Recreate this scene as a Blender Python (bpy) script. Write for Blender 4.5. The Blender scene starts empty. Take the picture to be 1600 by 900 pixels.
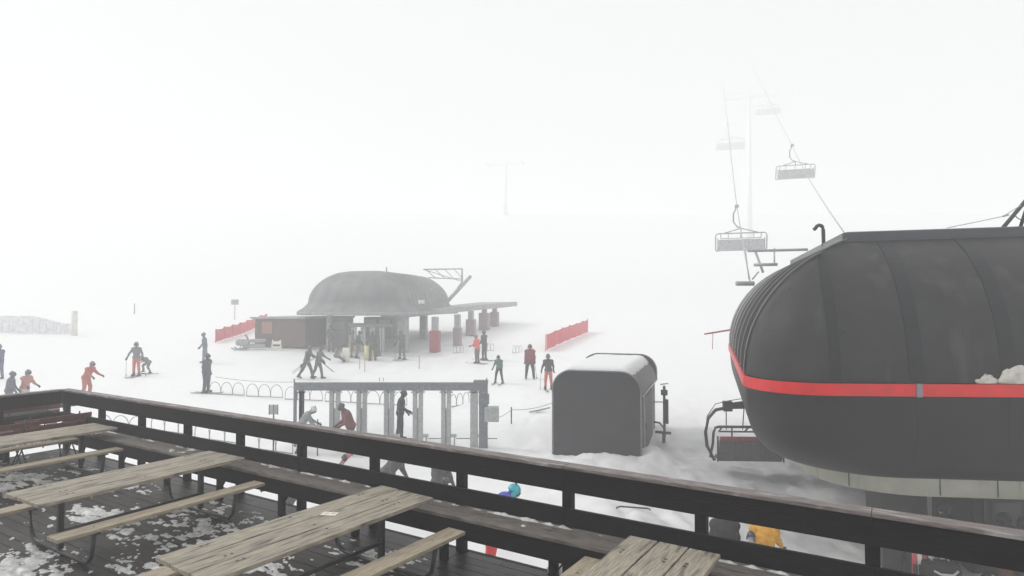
import bpy, bmesh, math, random
from mathutils import Vector, Matrix, noise
R = math.radians
rnd = random.Random(7)
SC = bpy.context.scene
COL = SC.collection

# ---------------------------------------------------------------- camera, sky, sun, exposure
CAMZ, F, HZ = 6.7, 990.0, 475.0
cam_d = bpy.data.cameras.new('camera'); cam = bpy.data.objects.new('camera', cam_d); COL.objects.link(cam)
cam_d.sensor_width = 36; cam_d.lens = 36*F/1600; cam_d.clip_end = 3000; cam_d.clip_start = .1
PITCH = math.atan(25/F)
cam.location = (0, 0, CAMZ); cam.rotation_euler = (R(90)+PITCH, 0, 0)
SC.camera = cam
SUN_EL, SUN_ROT = 42, 285
w = bpy.data.worlds.new('World'); SC.world = w; w.use_nodes = True
nt = w.node_tree; bg = nt.nodes['Background']
sky = nt.nodes.new('ShaderNodeTexSky'); sky.sky_type = 'NISHITA'; sky.sun_disc = False
sky.sun_elevation = R(SUN_EL); sky.sun_rotation = R(SUN_ROT); sky.air_density = 1.0; sky.dust_density = 6.0; sky.altitude = 1500
hs = nt.nodes.new('ShaderNodeHueSaturation'); hs.inputs['Saturation'].default_value = .06
mx = nt.nodes.new('ShaderNodeMix'); mx.data_type = 'RGBA'; mx.inputs['Factor'].default_value = .86
mx.inputs['B'].default_value = (7.68, 7.72, 7.7, 1)
nt.links.new(sky.outputs[0], hs.inputs['Color']); nt.links.new(hs.outputs[0], mx.inputs['A'])
nt.links.new(mx.outputs['Result'], bg.inputs['Color']); bg.inputs['Strength'].default_value = .102
sd = bpy.data.lights.new('sun', 'SUN'); sd.energy = 1.5; sd.angle = R(18); sd.color = (1, .98, .95)
so = bpy.data.objects.new('sun', sd); COL.objects.link(so)
_az = R(SUN_ROT)
_dir = Vector((math.sin(_az)*math.cos(R(SUN_EL)), math.cos(_az)*math.cos(R(SUN_EL)), math.sin(R(SUN_EL))))
so.rotation_euler = _dir.to_track_quat('Z', 'Y').to_euler(); so.location = (0, -20, 60)
SC.view_settings.view_transform = 'Standard'; SC.view_settings.look = 'None'
SC.view_settings.exposure = .30; SC.view_settings.gamma = 1; SC.view_settings.use_curve_mapping = False
SC.render.engine = 'CYCLES'
SC.cycles.max_bounces = 8; SC.cycles.diffuse_bounces = 3; SC.cycles.glossy_bounces = 2; SC.cycles.volume_bounces = 3
SC.cycles.use_denoising = True
HAZE = .0081

# ---------------------------------------------------------------- helpers
def ray(px, py):
    """world direction of a pixel of the 1600x900 photograph, scaled so that y = 1"""
    x = (px-800)/F; z = (450-py)/F
    c, s = math.cos(PITCH), math.sin(PITCH)
    y2 = c - z*s; z2 = s + z*c
    return Vector((x/y2, 1, z2/y2))
def at_y(px, py, Y): r = ray(px, py); return Vector((r.x*Y, Y, CAMZ+r.z*Y))
def smooth(a, b, t):
    t = max(0, min(1, (t-a)/(b-a))); return t*t*(3-2*t)
def base_z(x, y):
    z = .079*max(y, 6)
    if y < 22:
        k = 1-smooth(2.0, 4.0, x)*(1-smooth(15, 19, y))-smooth(5, 8, x)*smooth(15, 19, y); z += k*(1.738-.016*(22-y)-.079*max(y, 6))
    if y > 62: z += .20*min(y-62, 80)*smooth(62, 85, y)
    if x < -14: z += .02*(-14-x)*smooth(30, 50, y)
    return z
def gz(x, y):
    z = base_z(x, y)
    n = noise.noise(Vector((x*.22, y*.22, 3)))*.10
    rough = smooth(-1, 2, x)*smooth(8, 10, y)*(1-smooth(24, 34, y))
    n += rough*(noise.fractal(Vector((x*1.1, y*.8, 9)), .9, 2.1, 4)*.11+noise.fractal(Vector((x*3.4, y*3.0, 4)), .7, 2.2, 3)*.035)
    n += .02*noise.fractal(Vector((x*1.7, y*1.7, 1)), 1, 2, 2)
    n += .28*math.exp(-(((x-3.1)/1.6)**2+((y-15.2)/1.3)**2))*(.8+.6*noise.noise(Vector((x*2, y*2, 5))))
    n += .35*math.exp(-(((x-4.45)/.45)**2+((y-20.3)/.7)**2))
    n += .16*math.exp(-(((x-2.6)/1.9)**2)-(((y-20.1-.0*x)/.8)**2))*(1+.8*noise.noise(Vector((x*2.3, y*2.3, 6))))
    return z+n
def ground_at(px, py):
    Y = 20.0
    for _ in range(30):
        r = ray(px, py); k = -r.z
        Y = (CAMZ-(gz(r.x*Y, Y)-.079*Y))/(k+.079)
    r = ray(px, py); return Vector((r.x*Y, Y, gz(r.x*Y, Y)))
def g_at(px, Y):
    x = ray(px, 475).x*Y; return Vector((x, Y, gz(x, Y)))

def node_mat(name, base, rough=.6, var=.25, scale=6, metal=0, bump=.1, stretch=(1, 1, 1), streak=None, spec=.5, detail=5):
    m = bpy.data.materials.new(name); m.use_nodes = True
    t = m.node_tree; b = t.nodes['Principled BSDF']
    tc = t.nodes.new('ShaderNodeTexCoord'); mp = t.nodes.new('ShaderNodeMapping')
    mp.inputs['Scale'].default_value = stretch
    t.links.new(tc.outputs['Object'], mp.inputs['Vector'])
    n = t.nodes.new('ShaderNodeTexNoise'); n.inputs['Scale'].default_value = scale; n.inputs['Detail'].default_value = detail
    t.links.new(mp.outputs[0], n.inputs['Vector'])
    r = t.nodes.new('ShaderNodeValToRGB')
    r.color_ramp.elements[0].position = .3; r.color_ramp.elements[1].position = .7
    lo = [max(0, c*(1-var)) for c in base]; hi = [min(.95, c*(1+var)) for c in base]
    r.color_ramp.elements[0].color = (*lo, 1); r.color_ramp.elements[1].color = (*hi, 1)
    t.links.new(n.outputs['Fac'], r.inputs[0])
    out = r.outputs[0]
    if streak:
        n2 = t.nodes.new('ShaderNodeTexNoise'); n2.inputs['Scale'].default_value = streak[1]; n2.inputs['Detail'].default_value = 6
        mp2 = t.nodes.new('ShaderNodeMapping'); mp2.inputs['Scale'].default_value = streak[2]
        t.links.new(tc.outputs['Object'], mp2.inputs['Vector']); t.links.new(mp2.outputs[0], n2.inputs['Vector'])
        r2 = t.nodes.new('ShaderNodeValToRGB'); r2.color_ramp.elements[0].position = streak[3]; r2.color_ramp.elements[1].position = streak[3]+.14
        t.links.new(n2.outputs['Fac'], r2.inputs[0])
        mm = t.nodes.new('ShaderNodeMix'); mm.data_type = 'RGBA'; mm.inputs['B'].default_value = (*streak[0], 1)
        t.links.new(r2.outputs[0], mm.inputs['Factor']); t.links.new(out, mm.inputs['A']); out = mm.outputs['Result']
    t.links.new(out, b.inputs['Base Color'])
    b.inputs['Roughness'].default_value = rough; b.inputs['Metallic'].default_value = metal
    b.inputs['Specular IOR Level'].default_value = spec
    if bump:
        bp = t.nodes.new('ShaderNodeBump'); bp.inputs['Strength'].default_value = bump; bp.inputs['Distance'].default_value = .02
        t.links.new(n.outputs['Fac'], bp.inputs['Height']); t.links.new(bp.outputs[0], b.inputs['Normal'])
    return m
M = {}
M['snow'] = node_mat('snow', (.845, .85, .855), .6, .02, 2.2, bump=.15, detail=9)
M['snow_clump'] = node_mat('snow_clump', (.78, .79, .80), .6, .08, 18, bump=.5)
M['old_snow'] = node_mat('old_snow', (.52, .50, .45), .7, .25, 9, bump=.6)
M['slush'] = node_mat('slush', (.55, .55, .54), .45, .35, 11, bump=.6, detail=8)
M['deck'] = node_mat('wet_decking', (.018, .0135, .012), .42, .5, 5, bump=.3, spec=.3, stretch=(1.2, 14, 3), streak=((.045, .038, .034), 2.0, (1, 3, 1), .52))
M['dark_wood'] = node_mat('dark_stained_wood', (.008, .006, .008), .6, .5, 6, bump=.25, stretch=(1, 12, 12), spec=.15)
M['cap_wood'] = node_mat('worn_cap_wood', (.16, .135, .13), .6, .45, 6, bump=.3, stretch=(1, 10, 10), streak=((.36, .34, .33), 3, (1, 5, 1), .55))
M['bench_wood'] = node_mat('worn_bench_wood', (.135, .118, .105), .55, .45, 6, bump=.35, stretch=(1, 11, 4), streak=((.045, .04, .037), 3.2, (1, 6, 2), .56))
M['table_wood'] = node_mat('weathered_table_wood', (.29, .255, .20), .62, .42, 7, bump=.35, stretch=(1, 14, 4), streak=((.085, .08, .07), 2.6, (1, 7, 2), .53))
M['bench_tan'] = node_mat('tan_seat_wood', (.33, .28, .205), .62, .36, 7, bump=.35, stretch=(1, 14, 4), streak=((.19, .16, .13), 2.6, (1, 7, 2), .58))
M['end_grain'] = node_mat('plank_end_grain', (.12, .10, .08), .8, .4, 40)
M['bolt'] = node_mat('dark_bolt', (.02, .02, .02), .4, .2, 10)
M['iron'] = node_mat('dark_painted_steel', (.018, .019, .021), .38, .35, 20, bump=.08)
M['redwood'] = node_mat('red_brown_slat', (.115, .040, .030), .5, .4, 8, bump=.25, stretch=(1, 10, 10))
M['galv'] = node_mat('galvanised_steel', (.40, .415, .42), .42, .18, 12, metal=.35, bump=.05)
M['galv_dark'] = node_mat('dull_zinc_steel', (.19, .205, .225), .5, .2, 8, metal=.2, bump=.05)
M['panel_white'] = node_mat('pale_gate_panel', (.50, .52, .51), .5, .1, 5)
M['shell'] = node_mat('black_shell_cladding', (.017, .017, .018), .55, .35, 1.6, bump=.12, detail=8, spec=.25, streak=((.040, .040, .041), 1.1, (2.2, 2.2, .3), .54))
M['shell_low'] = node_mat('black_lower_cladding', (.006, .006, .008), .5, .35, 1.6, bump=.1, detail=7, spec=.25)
M['seam'] = node_mat('seam_strip', (.005, .006, .009), .5, .2, 6, spec=.25)
M['rib'] = node_mat('ribbed_cladding', (.045, .044, .042), .5, .3, 5, stretch=(4, 4, .6))
M['fascia'] = node_mat('blue_grey_fascia', (.016, .021, .030), .35, .3, 3)
M['red'] = node_mat('red_band_paint', (.62, .002, .002), .38, .12, 4, bump=.03)
M['red_dull'] = node_mat('dull_red_padding', (.30, .035, .05), .6, .25, 6)
M['pad_far'] = node_mat('hazed_column_padding', (.28, .20, .22), .7, .2, 6)  # farther pads: distance haze greyed into the colour
M['net'] = node_mat('red_safety_net', (.62, .055, .08), .7, .15, 12)
M['beige'] = node_mat('stained_beige_panel', (.42, .42, .35), .6, .10, 3, bump=.05, streak=((.30, .30, .25), 3.5, (3, 3, .25), .6))
M['grey_shed'] = node_mat('grey_hut_cladding', (.026, .027, .032), .5, .3, 1.1, bump=.05, detail=9, spec=.25)
M['shed_side'] = node_mat('dark_plank_cladding', (.028, .024, .022), .6, .45, 6, bump=.3, stretch=(3, 3, 14))
M['trim'] = node_mat('light_edge_trim', (.42, .43, .44), .4, .15, 5)
M['hut_wood'] = node_mat('red_brown_hut_boards', (.10, .065, .058), .7, .3, 5, stretch=(6, 6, .6))
M['far_dark'] = node_mat('hazed_dome_cladding', (.17, .175, .18), .7, .25, 1.2, stretch=(1, 1, .5))  # dome lightened in its colour to stand in for fog
M['far_grey'] = node_mat('hazed_grey_steel', (.30, .31, .32), .6, .2, 4)  # steel paled in colour as if seen through haze
M['chair_grey'] = node_mat('chair_seat_padding', (.075, .078, .08), .7, .25, 10)
M['seat_pale'] = node_mat('hazed_seat_padding', (.44, .45, .46), .7, .25, 10)  # seat grey lifted by painted haze
M['orange'] = node_mat('orange_panel', (.34, .17, .12), .6, .1, 4)
M['yellow'] = node_mat('yellow_padding', (.62, .56, .28), .6, .15, 4)
M['haze_pale'] = node_mat('haze_pale_steel', (.86, .87, .88), .8, .06, 4)  # nearly white: fog painted into the farthest steelwork
M['pole_yellow'] = node_mat('pale_yellow_padding', (.70, .70, .62), .6, .15, 4)  # yellow paled in colour to fade into the fog
M['glass'] = node_mat('dark_window_glass', (.02, .022, .025), .12, .1, 4, bump=0)
M['pale_glass'] = node_mat('bright_window_glass', (.6, .62, .62), .15, .05, 4, bump=0)
M['rubber'] = node_mat('black_rubber', (.012, .012, .012), .7, .2, 12)
M['rope'] = node_mat('hazed_steel_rope', (.40, .41, .42), .5, .2, 20)  # rope colour includes a painted veil of fog
M['concrete'] = node_mat('dark_concrete', (.05, .048, .046), .8, .25, 5, bump=.3)
M['paper'] = node_mat('white_card', (.75, .66, .60), .6, .05, 10)
M['skin'] = node_mat('skin', (.42, .24, .17), .55, .08, 20)
M['booth'] = node_mat('dark_booth_cladding', (.006, .006, .006), .6, .35, 5, stretch=(3, 3, 10))
M['fence_far'] = node_mat('hazed_fence_boards', (.72, .72, .75), .8, .2, 3)  # boards whitened in colour to look fogged over
_cm = {}
def cloth(c, rough=.75):
    k = tuple(round(v, 3) for v in c)
    if k not in _cm: _cm[k] = node_mat('clothing_fabric', c, rough, .22, 14, bump=.35)
    return _cm[k]

class MB:
    def __init__(s): s.v = []; s.f = []; s.mi = []; s.sm = []
    def add(s, vs, fs, mi=0, sm=False, mat=None):
        o = len(s.v); s.v += [tuple(mat @ Vector(v)) if mat else tuple(v) for v in vs]
        s.f += [tuple(i+o for i in f) for f in fs]; s.mi += [mi]*len(fs); s.sm += [sm]*len(fs); return s
    def box(s, c, d, mi=0, rot=None, bev=.0):
        x, y, z = d[0]/2, d[1]/2, d[2]/2
        m = Matrix.Translation(c) @ (rot.to_4x4() if rot else Matrix.Identity(4))
        if bev <= 0:
            vs = [(a, b, e) for a in (-x, x) for b in (-y, y) for e in (-z, z)]
            fs = [(0, 1, 3, 2), (4, 6, 7, 5), (0, 4, 5, 1), (2, 3, 7, 6), (0, 2, 6, 4), (1, 5, 7, 3)]
            return s.add(vs, fs, mi, False, m)
        bm = bmesh.new(); bmesh.ops.create_cube(bm, size=1)
        for v in bm.verts: v.co = Vector((v.co.x*d[0], v.co.y*d[1], v.co.z*d[2]))
        bmesh.ops.bevel(bm, geom=list(bm.edges), offset=min(bev, min(d)*.45), segments=2, affect='EDGES', profile=.6)
        bm.verts.index_update()
        vs = [v.co.copy() for v in bm.verts]; fs = [[v.index for v in f.verts] for f in bm.faces]; bm.free()
        return s.add(vs, fs, mi, False, m)
    def tube(s, pts, r, n=8, mi=0, cap=True, r2=None, sx=1.0):
        pts = [Vector(p) for p in pts]; k = len(pts); rings = []
        up = Vector((0, 0, 1))
        for i, p in enumerate(pts):
            d = (pts[min(i+1, k-1)]-pts[max(i-1, 0)]).normalized()
            a = d.cross(up) if abs(d.dot(up)) < .95 else d.cross(Vector((0, 1, 0)))
            a.normalize(); b = d.cross(a)
            rr = r[i] if isinstance(r, (list, tuple)) else (r if r2 is None else r+(r2-r)*i/(k-1))
            rings.append([p+a*math.cos(2*math.pi*j/n)*rr*sx+b*math.sin(2*math.pi*j/n)*rr for j in range(n)])
        vs = [v for ring in rings for v in ring]; fs = []
        for i in range(k-1):
            for j in range(n):
                fs.append((i*n+j, i*n+(j+1) % n, (i+1)*n+(j+1) % n, (i+1)*n+j))
        s.add(vs, fs, mi, True)
        if cap: s.add(rings[0], [tuple(range(n))[::-1]], mi); s.add(rings[-1], [tuple(range(n))], mi)
        return s
    def ball(s, c, r, n=12, m=8, mi=0, rot=None, zmin=-1):
        vs = []; fs = []
        r = r if isinstance(r, (tuple, list)) else (r, r, r)
        for i in range(m+1):
            t = math.pi*i/m
            for j in range(n):
                p = 2*math.pi*j/n
                v = Vector((r[0]*math.sin(t)*math.cos(p), r[1]*math.sin(t)*math.sin(p), r[2]*max(zmin, math.cos(t))))
                if rot: v = rot @ v
                vs.append(v+Vector(c))
        for i in range(m):
            for j in range(n):
                fs.append((i*n+j, (i+1)*n+j, (i+1)*n+(j+1) % n, i*n+(j+1) % n))
        return s.add(vs, fs, mi, True)
    def build(s, name, mat, parent=None, loc=None, rz=None):
        me = bpy.data.meshes.new(name); me.from_pydata(s.v, [], s.f); me.update()
        mats = mat if isinstance(mat, (list, tuple)) else [mat]
        for m in mats: me.materials.append(m)
        me.polygons.foreach_set('material_index', [min(i, len(mats)-1) for i in s.mi])
        me.polygons.foreach_set('use_smooth', s.sm)
        bm = bmesh.new(); bm.from_mesh(me); bmesh.ops.remove_doubles(bm, verts=bm.verts, dist=1e-5)
        bmesh.ops.recalc_face_normals(bm, faces=bm.faces)
        bm.to_mesh(me); bm.free()
        o = bpy.data.objects.new(name, me); COL.objects.link(o)
        if parent: o.parent = parent
        if loc is not None: o.location = loc
        if rz is not None: o.rotation_euler = (0, 0, rz)
        return o
def tag(o, label=None, cat=None, group=None, kind=None):
    if label: o['label'] = label
    if cat: o['category'] = cat
    if group: o['group'] = group
    if kind: o['kind'] = kind
    return o
def thing(name, label, cat, loc=(0, 0, 0), rz=0, group=None):
    o = bpy.data.objects.new(name, None); COL.objects.link(o); o.location = loc; o.rotation_euler = (0, 0, rz)
    o.empty_display_size = .2
    return tag(o, label, cat, group)
def copy_tree(o, parent=None):
    c = o.copy(); COL.objects.link(c)
    if parent: c.parent = parent
    for ch in list(o.children): copy_tree(ch, c)
    return c
def arc(c, r, a0, a1, n, plane='xz'):
    out = []
    for i in range(n+1):
        a = R(a0+(a1-a0)*i/n); u, v = r*math.cos(a), r*math.sin(a)
        out.append({'xz': (c[0]+u, c[1], c[2]+v), 'yz': (c[0], c[1]+u, c[2]+v), 'xy': (c[0]+u, c[1]+v, c[2])}[plane])
    return out

# ---------------------------------------------------------------- snow ground (one sheet)
def axis(spans):
    out = []
    for a, b, st in spans:
        x = a
        while x < b-1e-6: out.append(x); x += st
    out.append(spans[-1][1]); return out
gx = axis([(-400, -60, 20), (-60, -16, 1), (-16, -1, .3), (-1, 9, .11), (9, 16, .3), (16, 60, 1.5), (60, 400, 20)])
gy = axis([(-60, 4, 4), (4, 9, .5), (9, 22, .12), (22, 34, .35), (34, 70, 1), (70, 150, 5), (150, 500, 25)])
vs = [(x, y, gz(x, y)) for y in gy for x in gx]; nx = len(gx)
fs = [(j*nx+i, j*nx+i+1, (j+1)*nx+i+1, (j+1)*nx+i) for j in range(len(gy)-1) for i in range(nx-1)]
mb = MB(); mb.add(vs, fs, 0, True)
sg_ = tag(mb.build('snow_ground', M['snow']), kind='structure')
at_ = sg_.data.attributes.new('trample_shade', 'FLOAT', 'POINT')
def trample_shade(x, y):  # greyer packed snow; at right also station shade put into the colour
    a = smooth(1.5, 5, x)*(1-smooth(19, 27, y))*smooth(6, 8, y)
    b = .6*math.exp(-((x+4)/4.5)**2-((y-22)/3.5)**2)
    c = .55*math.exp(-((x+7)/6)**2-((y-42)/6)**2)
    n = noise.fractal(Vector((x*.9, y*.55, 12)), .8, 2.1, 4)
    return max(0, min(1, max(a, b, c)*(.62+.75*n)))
at_.data.foreach_set('value', [trample_shade(v.co.x, v.co.y) for v in sg_.data.vertices])
t_ = M['snow'].node_tree; an = t_.nodes.new('ShaderNodeAttribute'); an.attribute_name = 'trample_shade'
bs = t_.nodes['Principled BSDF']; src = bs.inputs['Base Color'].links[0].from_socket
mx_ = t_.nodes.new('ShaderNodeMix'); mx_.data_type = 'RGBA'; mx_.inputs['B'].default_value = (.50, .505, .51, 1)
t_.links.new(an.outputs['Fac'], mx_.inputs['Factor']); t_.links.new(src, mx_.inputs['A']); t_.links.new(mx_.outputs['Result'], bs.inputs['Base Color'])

# ---------------------------------------------------------------- haze (one closed box)
mb = MB(); mb.box((0, 210, 16), (880, 620, 60))
hz = mb.build('haze', []) if False else None
me = bpy.data.meshes.new('haze')
bmh = bmesh.new(); bmesh.ops.create_cube(bmh, size=1)
for v in bmh.verts: v.co = Vector((v.co.x*860, v.co.y*600+215, (v.co.z+.5)*52-2))
bmh.to_mesh(me); bmh.free()
hz = bpy.data.objects.new('haze', me); COL.objects.link(hz); tag(hz, kind='stuff')
hm = bpy.data.materials.new('haze_air'); hm.use_nodes = True; t = hm.node_tree
for n_ in list(t.nodes):
    if n_.type != 'OUTPUT_MATERIAL': t.nodes.remove(n_)
pv = t.nodes.new('ShaderNodeVolumePrincipled'); pv.inputs['Density'].default_value = HAZE
pv.inputs['Color'].default_value = (.985, .99, .995, 1); pv.inputs['Anisotropy'].default_value = .1
t.links.new(pv.outputs[0], t.nodes['Material Output'].inputs['Volume']); me.materials.append(hm)

# ---------------------------------------------------------------- deck
DECK = CAMZ-2.9
RD = Vector((.847, -.531, 0)); RN = Vector((-.531, -.847, 0))      # along the long rail; inwards from it
R0 = Vector((-1.66, 8.2, 0)); S0 = -8.62                             # rail origin; s of the corner
RZ = math.atan2(RD.y, RD.x)
def dk(s, n, z=0): return Vector((R0.x+RD.x*s+RN.x*n, R0.y+RD.y*s+RN.y*n, DECK+z))
# floor boards, built in a local frame whose x runs along the long rail
mb = MB(); n_ = -.02; k = 0
while n_ < 9.5:
    x = S0-.02
    while x < 9.0:
        L = rnd.uniform(2.6, 4.4); L = min(L, 9.0-x)
        mb.box((x+L/2-.002, -(n_+.07), -.02+rnd.uniform(-.002, .002)), (L-.005, .133, .04)); x += L
    n_ += .14
fl = mb.build('deck_floor', M['deck'], loc=(R0.x, R0.y, DECK), rz=RZ); tag(fl, kind='structure')
mb = MB(); mb.box((.2, .05, -.13), (17.6, .05, .26)); mb.box((S0-.07, -4.7, -.13), (.05, 9.5, .26))
for s_ in [S0+.2+1.4*i for i in range(13)]:
    mb.box((s_, -4.6, -.14), (.06, 9.2, .19))
tag(mb.build('deck_framing', M['dark_wood'], loc=(R0.x, R0.y, DECK), rz=RZ), kind='structure')
mb = MB()
for s_ in [S0+.3, -6, -3, 0, 3, 6, 8.8]:
    for q in (-.25, -4.5): mb.box((s_, q, -2.0), (.18, .18, 3.44))
tag(mb.build('deck_supports', M['dark_wood'], loc=(R0.x, R0.y, DECK), rz=RZ), kind='structure')

def railing(label, L, posts, loc, rz, joints):
    """local x along the run, local -y is the deck side"""
    r = thing('deck_railing', label, 'railing', loc, rz, 'dark wooden railings round the deck')
    for x in posts:
        m = MB(); m.box((x, .0, .42), (.11, .09, 1.36), bev=.006); m.build('post', M['dark_wood'], r)
    xs = [0]+joints+[L]
    for a, b in zip(xs[:-1], xs[1:]):
        m = MB(); m.box(((a+b)/2, -.066, 1.045), (b-a-.002, .038, .235), bev=.005); m.build('upper_board', M['dark_wood'], r)
        m = MB(); m.box(((a+b)/2, -.066, .662), (b-a-.002, .038, .19), bev=.005); m.build('lower_board', M['dark_wood'], r)
        m = MB(); m.box(((a+b)/2, -.03, 1.185), (b-a-.004, .17, .035), bev=.005); m.build('cap', M['cap_wood'], r)
    return r
LEN = 17.4
railing('long dark railing along the slope side of the deck, running to the right edge', LEN,
        [.06]+[1.45+1.405*i for i in range(12)], dk(S0, 0), RZ, [2.855, 7.07, 11.285, 14.095])
# side run: from the corner towards the camera's left
LZ = math.atan2(RN.y, RN.x)+math.pi      # local x points from the far end to the corner; deck side must be -y
SL = 7.0
pl = dk(S0, SL)
railing('short dark railing on the left side of the deck, running out of the left edge', SL-.1,
        [1.4*i+.3 for i in range(5)], (pl.x, pl.y, DECK), math.atan2(-RN.y, -RN.x), [3.4])

def built_bench(label, x0, x1, legs, loc, rz, joints):
    r = thing('built_in_bench', label, 'bench', loc, rz, 'benches built along the deck railing')
    xs = [x0]+joints+[x1]
    for a, b in zip(xs[:-1], xs[1:]):
        m = MB()
        m.box(((a+b)/2, -.15+.035, .532), (b-a-.006, .19, .036), bev=.004)
        m.box(((a+b)/2, -.315, .532), (b-a-.006, .20, .036), bev=.004)
        m.build('seat', M['bench_wood'], r)
        m = MB(); m.box(((a+b)/2, -.385, .412), (b-a-.006, .036, .20), bev=.004); m.build('apron', M['dark_wood'], r)
    for x in legs:
        m = MB(); m.box((x, -.335, .257), (.09, .06, .51)); m.box((x+.07, -.335, .24), (.012, .05, .12), rot=Matrix.Rotation(R(38), 3, 'Y'))
        m.build('leg', M['dark_wood'], r)
    return r
built_bench('worn two plank bench fixed along the long railing', .4, LEN, [1.45+1.405*i for i in range(12)], dk(S0, 0), RZ, [4.1, 8.0, 12.3])
built_bench('worn two plank bench fixed along the short left railing', 0, SL-.42, [1.4*i+.3 for i in range(5)],
            (pl.x, pl.y, DECK), math.atan2(-RN.y, -RN.x), [3.2])

# picnic tables ------------------------------------------------------------
def picnic_table(label, s, n, dr=0, L=2.50):
    p = dk(s, n); r = thing('picnic_table', label, 'table', p, math.atan2(.847, .533)+R(dr), 'picnic tables on the deck')
    # local x along the table
    m = MB(); wd = .268
    for i, y in enumerate((-wd-.015, 0, wd+.015)):
        m.box((rnd.uniform(-.008, .008), y, .715), (L, wd, .04), bev=.006)
        for ex in (-L/2+.42, L/2-.42, -L/2+.36, L/2-.36, -.02):
            m.tube([(ex, y+.05*(1 if i != 1 else -1), .7335), (ex, y+.05*(1 if i != 1 else -1), .7375)], .015, 8, 1)
    m.build('tabletop', [M['table_wood'], M['bolt']], r)
    for sy in (-1, 1):
        m = MB(); m.box((0, sy*.76, .43), (L, .235, .04), bev=.006)
        for ex in (-L/2+.4, L/2-.4): m.tube([(ex, sy*.76, .4485), (ex, sy*.76, .4525)], .011, 8, 1)
        m.build('seat', [M['bench_tan'], M['bolt']], r)
    for sx in (-1, 1):
        x = sx*(L/2-.39); m = MB()
        pts = [(x, -.80, .40), (x, -.74, .12)]+[(x, -.66+.0, .045)]+[(x, -.55, .032), (x, 0, .03), (x, .55, .032), (x, .66, .045), (x, .74, .12), (x, .80, .40)]
        m.tube(pts, .024, 10); m.box((x, -.77, .398), (.06, .22, .012)); m.box((x, .77, .398), (.06, .22, .012))
        m.build('leg_frame', M['iron'], r)
        m = MB(); m.box((x, 0, .37), (.06, .06, .62), bev=.005); m.box((x, 0, .685), (.05, .70, .016)); m.build('centre_post', M['iron'], r)
    m = MB(); m.tube([(-L/2+.42, 0, .26), (L/2-.42, 0, .26)], .022, 10); m.build('stretcher', M['iron'], r)
    return r
picnic_table('weathered picnic table at the far left, beside the slatted benches', -6.45, 1.53)
picnic_table('weathered picnic table with both plank seats in view, second from the left', -2.63, 1.70)
picnic_table('weathered picnic table in front centre with a white card on its top', .74, 1.76, -2.5, 2.62)
picnic_table('frosty picnic table cut off by the bottom edge, right of centre', 3.93, 1.66)

# card and snow crumbs on the tables
p = at_y(515, 803, 6.6); c_ = dk(.63, 1.78)
m = MB(); m.box((0, 0, .0015), (.16, .10, .003)); m.box((-.03, .0, .0045), (.045, .035, .002), 1); m.box((.035, .01, .0045), (.04, .03, .002), 1)
cd = m.build('card', [M['paper'], M['old_snow']], loc=(c_.x+.02, c_.y-.25, DECK+.736), rz=RZ+.4)
r_ = ray(515, 803); Yc = (DECK+.736-CAMZ)/r_.z; cd.location = (r_.x*Yc, Yc, DECK+.7365)
tag(cd, 'small white card lying on the centre of the front picnic table', 'card')

# slatted chairs/benches at the far left of the deck
def slat_bench(label, loc, rz, L):
    r = thing('slatted_bench', label, 'bench', loc, rz, 'red brown slatted benches')
    m = MB()
    for i in range(3): m.box((0, .06+.11*i-.11, .45), (L, .085, .025), bev=.004)
    m.build('seat', M['redwood'], r)
    for i in range(2):
        m = MB(); m.box((0, -.235-.03*i, .66+.13*i), (L, .022, .09), rot=Matrix.Rotation(R(10), 3, 'X'), bev=.004); m.build('back_slat', M['redwood'], r)
    for sx in (-1, 1):
        x = sx*(L/2-.22)
        m = MB(); m.tube([(x, .22, 0), (x, -.16, .44)], .014, 6); m.tube([(x, -.24, 0), (x, .14, .44)], .014, 6)
        m.tube([(x, -.10, .44), (x, -.22, .55), (x, -.29, .88)], .014, 6)
        m.build('leg_frame', M['iron'], r)
def on_deck(px, py, h=0):
    r = ray(px, py); Y = (DECK+h-CAMZ)/r.z; return Vector((r.x*Y, Y, DECK))
rb = math.atan2(.847, .533)
slat_bench('red brown slatted bench with two back slats, nearest the corner of the deck', on_deck(62, 655, .8)+Vector((0, .2, 0)), rb+.02, 1.25)
slat_bench('red brown slatted bench, set back against the short left railing', on_deck(26, 640, .8)+Vector((-.1, .3, 0)), rb+.02, 1.1)
slat_bench('red brown slatted bench, cut off by the left edge', on_deck(-8, 666, .8), rb+.02, 1.1)
for (px, py, lab) in ((18, 700, 'dark folding table beside the slatted benches, nearest the left edge'), (66, 684, 'dark folding table between the slatted benches and far picnic table')):
    q = on_deck(px, py, .2); r = thing('folding_table', lab, 'table', (q.x-.5, q.y+.7, DECK), rb, 'dark folding tables'); 
    m = MB()
    for i in range(5): m.box((0, -.24+.12*i, .70), (1.1, .105, .025))
    m.build('tabletop', M['dark_wood'], r)
    for sx in (-1, 1):
        m = MB(); x = sx*.4; m.tube([(x, -.26, 0), (x, .1, .69)], .013, 6); m.tube([(x, .26, 0), (x, -.1, .69)], .013, 6); m.tube([(x, -.16, .2), (x, .16, .2)], .01, 6)
        m.build('leg_frame', M['iron'], r)

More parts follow.
